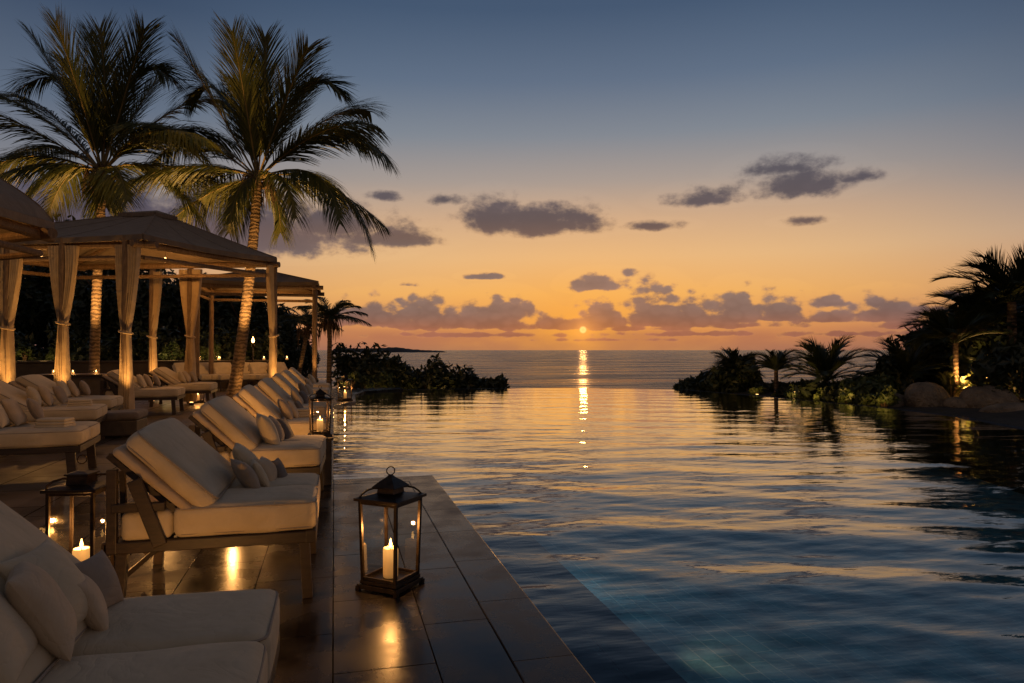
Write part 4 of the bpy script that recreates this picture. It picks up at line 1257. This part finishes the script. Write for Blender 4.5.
for k, (px, z_) in enumerate(((199, 1.102), (219, 1.102), (264, 1.102), (287, 1.102))):
    x, y = G(px, 28.9); y = 29.36; d_ = y / (CT - (px - 512) / F * ST); x = G(px, d_)[0]
    c = dup(CGL, (x, y, z_), 0, ['leftmost', 'second from left', 'third from left, right of the palm trunk,', 'rightmost'][k] + ' candle glass on top of the garden wall', 'candle glasses on the wall', (1.5, 1.5, 1.5))
    lamp((x, y - .02, z_ + .26), 7, radius=.02, color=(1, .45, .12))
# cypress like trees near the gap
def cypress(px, d, h, r, lab, seed):
    x, y = G(px, d); t = empty('cypress_tree', (x, y, -.7)); tag(t, lab, 'tree', 'slender dark trees in the gap')
    m = MB(); crown(m, (0, 0, h * .52), (r, r, h * .5), 34, 60, .12, seed, .30)
    g_ = np.random.default_rng(seed)
    n = 900; zz = g_.uniform(0.1, 1, n); rr = r * .9 * (1 - zz) ** .8; an = g_.uniform(0, 6.28, n)
    nn = np.stack([np.cos(an), np.sin(an), zz * 0 + .3], -1); leaves(m, np.stack([np.cos(an) * rr, np.sin(an) * rr, zz * h], -1), nn, .13, g_)
    m.build('crown', 'leaf_dark', t, smooth=False)
    m = MB(); tube(m, [(0, 0, -.2), (0, 0, h * .8)], [.09, .03], 6); m.build('trunk', 'dry', t)
cypress(289, 38, 3.6, .7, 'slender dark tree left of the small background palms', 71)
cypress(306, 40, 3.0, .8, 'slender dark tree between the small background palms', 72)
# small palms left
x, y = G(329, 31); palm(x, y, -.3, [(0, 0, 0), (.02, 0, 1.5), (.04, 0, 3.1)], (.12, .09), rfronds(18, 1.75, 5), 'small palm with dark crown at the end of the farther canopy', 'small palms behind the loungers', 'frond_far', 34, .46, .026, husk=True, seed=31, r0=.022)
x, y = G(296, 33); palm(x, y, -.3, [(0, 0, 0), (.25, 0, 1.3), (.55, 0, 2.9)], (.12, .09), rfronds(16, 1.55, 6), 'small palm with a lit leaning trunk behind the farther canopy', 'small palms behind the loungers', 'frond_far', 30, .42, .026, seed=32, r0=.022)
uplight(x + .1, y - .5, -.2, (x + .3, y, 3), 60, 40, 'ground uplight at the foot of the small leaning palm')
# far left bushes against the sea
for k, (px, d, top, rx, col) in enumerate([(352, 33, 347, 1.35, 'leaf_dark'), (372, 32, 350, 1.2, 'leaf_dark'), (398, 30.6, 362, .85, 'leaf_dark'), (431, 30.4, 361, 1.0, 'leaf_dark'), (464, 30.2, 368, .85, 'leaf_dark'), (493, 30.0, 377, .75, 'leaf_dark'), (412, 31.2, 370, .8, 'leaf_dark'), (448, 30.8, 374, .8, 'leaf_dark'), (479, 30.6, 379, .7, 'leaf_dark'), (385, 31, 365, .9, 'leaf_dark')]):
    x, y = G(px, d); zt = HC + (350 - top) / F * d; zb = -1.0 if px > 380 else -.7; hh = zt - zb
    bush('round_bush', x, y, zb, rx, rx * .8, hh / 1.58, 80 + k, ['big dark bush at the far deck end', 'dark bush left of the sea view', 'round bush against the sea, left one of the small ones', 'round bush with ragged leaves in the middle of the sea front ones',
         'low round bush against the sea near the pool lip', 'smallest low bush at the right end, where the open pool lip starts', 'low dark bush between two rounder ones by the pool lip', 'low filling bush right of the middle round bush', 'lowest filling bush left of the smallest one', 'dark bush joining the big bushes and the small round ones'][k], 'bushes beyond the far pool lip', col, .16, 26, 46)
for k, (px, d) in enumerate(((352, 27.6), (362, 28.4), (372, 29), (384, 29.3))):
    x, y = G(px, d); bush('leafy_shrub', x, y, -.05 if k == 0 else -.5, .5, .4, .42 if k == 0 else .6, 95 + k, ['lit low shrub beside the distant lantern', 'lit low shrub right of the distant lantern', 'lit low shrub nearest the pool lip', 'last lit low shrub before the round bushes'][k], 'lit low shrubs at the deck end', 'leaf_mid', .08, 16, 50, 'shrub')
for k, (px, d) in enumerate(((344, 27.4), (377, 28.6), (407, 29.6), (440, 29.6))):
    x, y = G(px, d); uplight(x, y - .5, .01 if k == 0 else max(float(zl(np.array([x]), np.array([y - .5]))[0]) + .02, -.6), (x, y + 1, 1.2), 16, 100, ['garden light behind the distant lantern', 'garden light among the lit low shrubs', 'garden light under the left round bush', 'garden light under the middle round bush'][k])

# right bank
RB = [(716, 27.6, 371, .9), (888, 22.4, 362, 1.1), (936, 23.4, 345, .9), (976, 23.4, 350, .9), (700, 28.5, 377, 1.1), (716, 28.6, 368, 1.0), (736, 28, 358, .8), (748, 27.2, 358, .5), (772, 26.6, 382, .9), (798, 25, 384, .9), (686, 29, 382, .6),
      (815, 23.6, 381, .9), (846, 22.4, 381, .9), (872, 21.4, 376, .9), (930, 23.5, 356, 1.2), (985, 22, 335, 1.6), (1018, 19.5, 335, 1.5), (1000, 25, 315, 2.0), (960, 25.5, 338, 1.4), (1050, 22, 320, 2.2)]
rl = ['low bush in front near the left end of the right bank', 'dark bush under the low feather palm', 'dark bush left behind the golden trunk', 'dark bush right behind the golden trunk', 'low bush near the left end of the right bank', 'bush second from the left end of the right bank', 'tall dark bush left of the small palms', 'pointed dark bush touching the small palm', 'low bush beneath the slim small palm',
      'low bush between the two feather palms', 'tiny bush ending the right bank at the pool lip', 'low bush at the foot of the wide feather palm', 'bush right of the wide feather palm', 'bush left of the boulders', 'big bush behind the left boulder',
      'big dark bush behind the right boulder', 'leafy bush at the right picture edge above the boulder', 'tallest dark bush under the tall right palm', 'dark bush behind the lit palm trunk', 'dark bush beyond the right picture edge']
for k, (px, d, top, rx) in enumerate(RB):
    x, y = G(px, d); zt = HC + (350 - top) / F * d; zb = -.35; hh = zt - zb
    bush('round_bush', x, y, zb, rx, rx * .8, hh / 1.58, 120 + k, rl[k], 'bushes on the right bank', 'leaf_mid' if k in (13,) else 'leaf_dark', .15, int(20 + 10 * rx), 55)
for k, (px, d, top, rc) in enumerate(((938, 24.5, 312, 1.5), (972, 25.5, 298, 1.7), (1004, 26.5, 284, 1.9), (1034, 24, 272, 2.0), (905, 24.5, 350, 1.0))):
    x, y = G(px, d); h = HC + (350 - top) / F * d + .35
    tree(x, y, h, rc, 240 + k, 'dark leafy tree on the right bank, ' + ['left of the golden palm trunk', 'behind the golden palm trunk', 'under the tallest right palm', 'at the right picture edge', 'low, beside the low feather palm'][k], 'dark trees on the right bank', size=.17, z=-.35, nclump=46, nleaf=70)
def spalm(px, d, trunk_h, fr, n, ln, lab, seed, ll=.42, up=.8, lean=0, mat_='frond_far', nl=36):
    x, y = G(px, d)
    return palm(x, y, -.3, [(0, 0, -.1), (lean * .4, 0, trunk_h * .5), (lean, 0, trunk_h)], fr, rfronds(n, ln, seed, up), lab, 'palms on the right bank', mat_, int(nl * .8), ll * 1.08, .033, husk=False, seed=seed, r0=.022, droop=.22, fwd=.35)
spalm(776, 25.5, 1.05, (.08, .07), 26, 1.0, 'slim small palm left of the wide feather palm', 51, .34)
spalm(826, 23.5, .75, (.16, .14), 42, 1.70, 'wide low feather palm standing alone against the sea', 52, .42, 1.1)
spalm(906, 22, .9, (.14, .12), 28, 1.5, 'low feather palm left of the boulders', 53, .45, 1.0)
xl_, yl_ = G(955, 21.3)
spalm(955, 21.3, 2.0, (.095, .075), 30, 1.5, 'palm with uplit golden trunk behind the boulders', 54, .55, .8, 0.02, 'frond_far', 44)
px__, py__ = G(955, 20.9)
spalm(951, 21.0, .30, (.05, .04), 13, .85, 'low golden fern palm fanning out at the foot of the uplit trunk', 61, .26, 1.25, 0, 'frond', 24)
spalm(964, 21.2, .40, (.05, .04), 12, .80, 'second golden fern palm right of the uplit trunk', 62, .26, 1.25, 0, 'frond', 24)
spalm(1012, 22, 3.3, (.16, .12), 30, 2.1, 'tall dark palm at the right picture edge', 55, .7, .85, 0, 'frond_far', 48)
spalm(985, 23, 2.5, (.14, .11), 34, 1.9, 'dark palm between the lit palm and the tallest one', 56, .6, .85, -.1, 'frond_far', 44)
spalm(736, 28, .8, (.12, .1), 34, 1.2, 'feather palm among the bushes at the left end of the right bank', 57, .4, 1.0)
def gz(x, y, f): return float(f(np.array([x]), np.array([y]))[0]) + .03
uplight(xl_ - .15, yl_ - .62, gz(xl_ - .15, yl_ - .62, zr), (xl_, yl_, 1.9), 420, 90, 'bright ground uplight at the foot of the golden palm trunk')
for k, (px, d, pw) in enumerate(((757, 25.2, 26), (793, 23.2, 36), (886, 19.4, 38), (846, 20.9, 34), (815, 22.2, 40))):  # last two are extra lights added to brighten the bank
    x, y = G(px, d); uplight(x, y, gz(x, y, zr), (x + .2, y + 1.2, 1.2), pw, 120, ['small garden light at the left part of the right bank', 'small garden light under the low bushes', 'small garden light lighting a yellow green shrub left of the boulders', 'small garden light right of the wide feather palm', 'small garden light at the foot of the wide feather palm'][k])
for k, (px, d, s) in enumerate(((925, 22.2, .35), (1014, 21.0, .45), (822, 22.6, .3), (806, 23.6, .3), (884, 20.2, .42), (757, 26, .3), (793, 24, .3), (938, 22.4, .5), (974, 22.2, .5), (846, 21.6, .35), (866, 20.6, .35))):
    x, y = G(px, d); bush('leafy_shrub', x, y, -.28, s, s, s * 1.0, 150 + k, ['small lit plant between the left boulder and golden trunk', 'lit plant behind the right boulder', 'lit low plant in front of the wide feather palm', 'lit low plant left of the wide feather palm', 'lit yellow green shrub left of the boulders', 'lit little shrub in the left part of the right bank', 'lit little shrub under the feather palms', 'lit leafy shrub left of the golden palm trunk',
        'lit leafy shrub right of the golden palm trunk', 'little shrub at the foot of the wide feather palm', 'little shrub between feather palm and boulders'][k], 'little shrubs on the right bank', 'leaf_mid', .09, 16, 40, 'shrub')

lamp((xl_ - .05, yl_ - 1.15, .55), 34, radius=.06, color=(1, .47, .12))  # fill light added to brighten the boulders, no fixture
# boulders
def boulder(px, d, rx, ry, rz, seed, label, z=-.1):
    g_ = np.random.default_rng(seed); n1, n2 = 48, 28
    x, y = G(px, d); vs = []; fs = []
    dirs = g_.normal(0, 1, (16, 3)); dirs /= np.linalg.norm(dirs, axis=1, keepdims=True); am = g_.uniform(-.12, .12, 16)
    for i in range(n2 + 1):
        th = math.pi * i / n2
        for j in range(n1):
            ph = 2 * math.pi * j / n1
            v = np.array([math.sin(th) * math.cos(ph), math.sin(th) * math.sin(ph), math.cos(th)])
            r_ = 1 + .035 * abs(math.sin(3.1 * v[0] + 2.3 * v[1] + seed) * math.cos(2.7 * v[2] - 3.3 * v[1])) - .03 * math.exp(-((v[0] * .6 + v[2] * .8 - .25 + .1 * math.sin(5 * v[1])) / .05) ** 2) + sum(a_ * max(0, v @ dd) ** 3 for a_, dd in zip(am, dirs)) + .012 * math.sin(9 * v[0] + 7 * v[2]) + .01 * math.sin(15 * v[1] - 11 * v[0])
            vs.append((v[0] * rx * r_, v[1] * ry * r_, v[2] * rz * r_))
    for i in range(n2):
        for j in range(n1):
            j2 = (j + 1) % n1; fs.append([i * n1 + j, (i + 1) * n1 + j, (i + 1) * n1 + j2, i * n1 + j2])
    m = MB(); m.add(vs, fs); o = m.build('boulder', 'rock', sharp=0); o.location = (x, y, z); o.rotation_euler = (0, 0, R(seed * 37)); tag(o, label, 'boulder', 'boulders on the right bank')
boulder(929, 20.4, .78, .55, .58, 1, 'rounded boulder left of the golden palm trunk', -.02)
boulder(986, 19.4, .80, .6, .58, 2, 'rounded boulder right of the golden palm trunk', -.02)
boulder(956, 19.7, .44, .3, .28, 3, 'small flat rock between the two rounded boulders', -.08)
boulder(1022, 18.0, .9, .5, .24, 4, 'flat rock at the right picture edge', -.12)
boulder(897, 20.9, .5, .35, .34, 6, 'small dark rock at the left end of the boulders', -.15)

# underwater lamp in the ledge wall
t = empty('pool_light', (1.93, 5.6, -.95)); tag(t, 'underwater pool light under the submerged ledge', 'pool light')
m = MB(); lathe(m, [(.09, 0), (.09, .012), (.07, .016)], 20, T(0, 0, 0, 0, 90, 0)); m.build('rim', 'metal', t)
m = MB(); lathe(m, [(.065, .017), (.06, .02)], 20, T(0, 0, 0, 0, 90, 0)); m.build('lens', 'bulb', t)
lamp((2.9, 5.6, -.75), 5, color=(1, .66, .42), radius=.04, spot=72, aim=(3.45, 5.75, -1.3), blend=.9)


for k, y in enumerate((1.6, 3.6, 7.6)):  # invented fixtures, added to brighten the pool floor with teal light
    dup(t, (1.93, y, -.95), 0, ['first underwater light in the ledge wall, nearest the viewer', 'second underwater light in the ledge wall', 'last underwater light in the ledge wall, near the deck corner'][k], 'underwater lights in the ledge wall')
    lamp((1.99, y, -.72), 11, color=(.34, .82, 1), radius=.04, spot=150, aim=(6.5, y + .6, -1.6), blend=1)
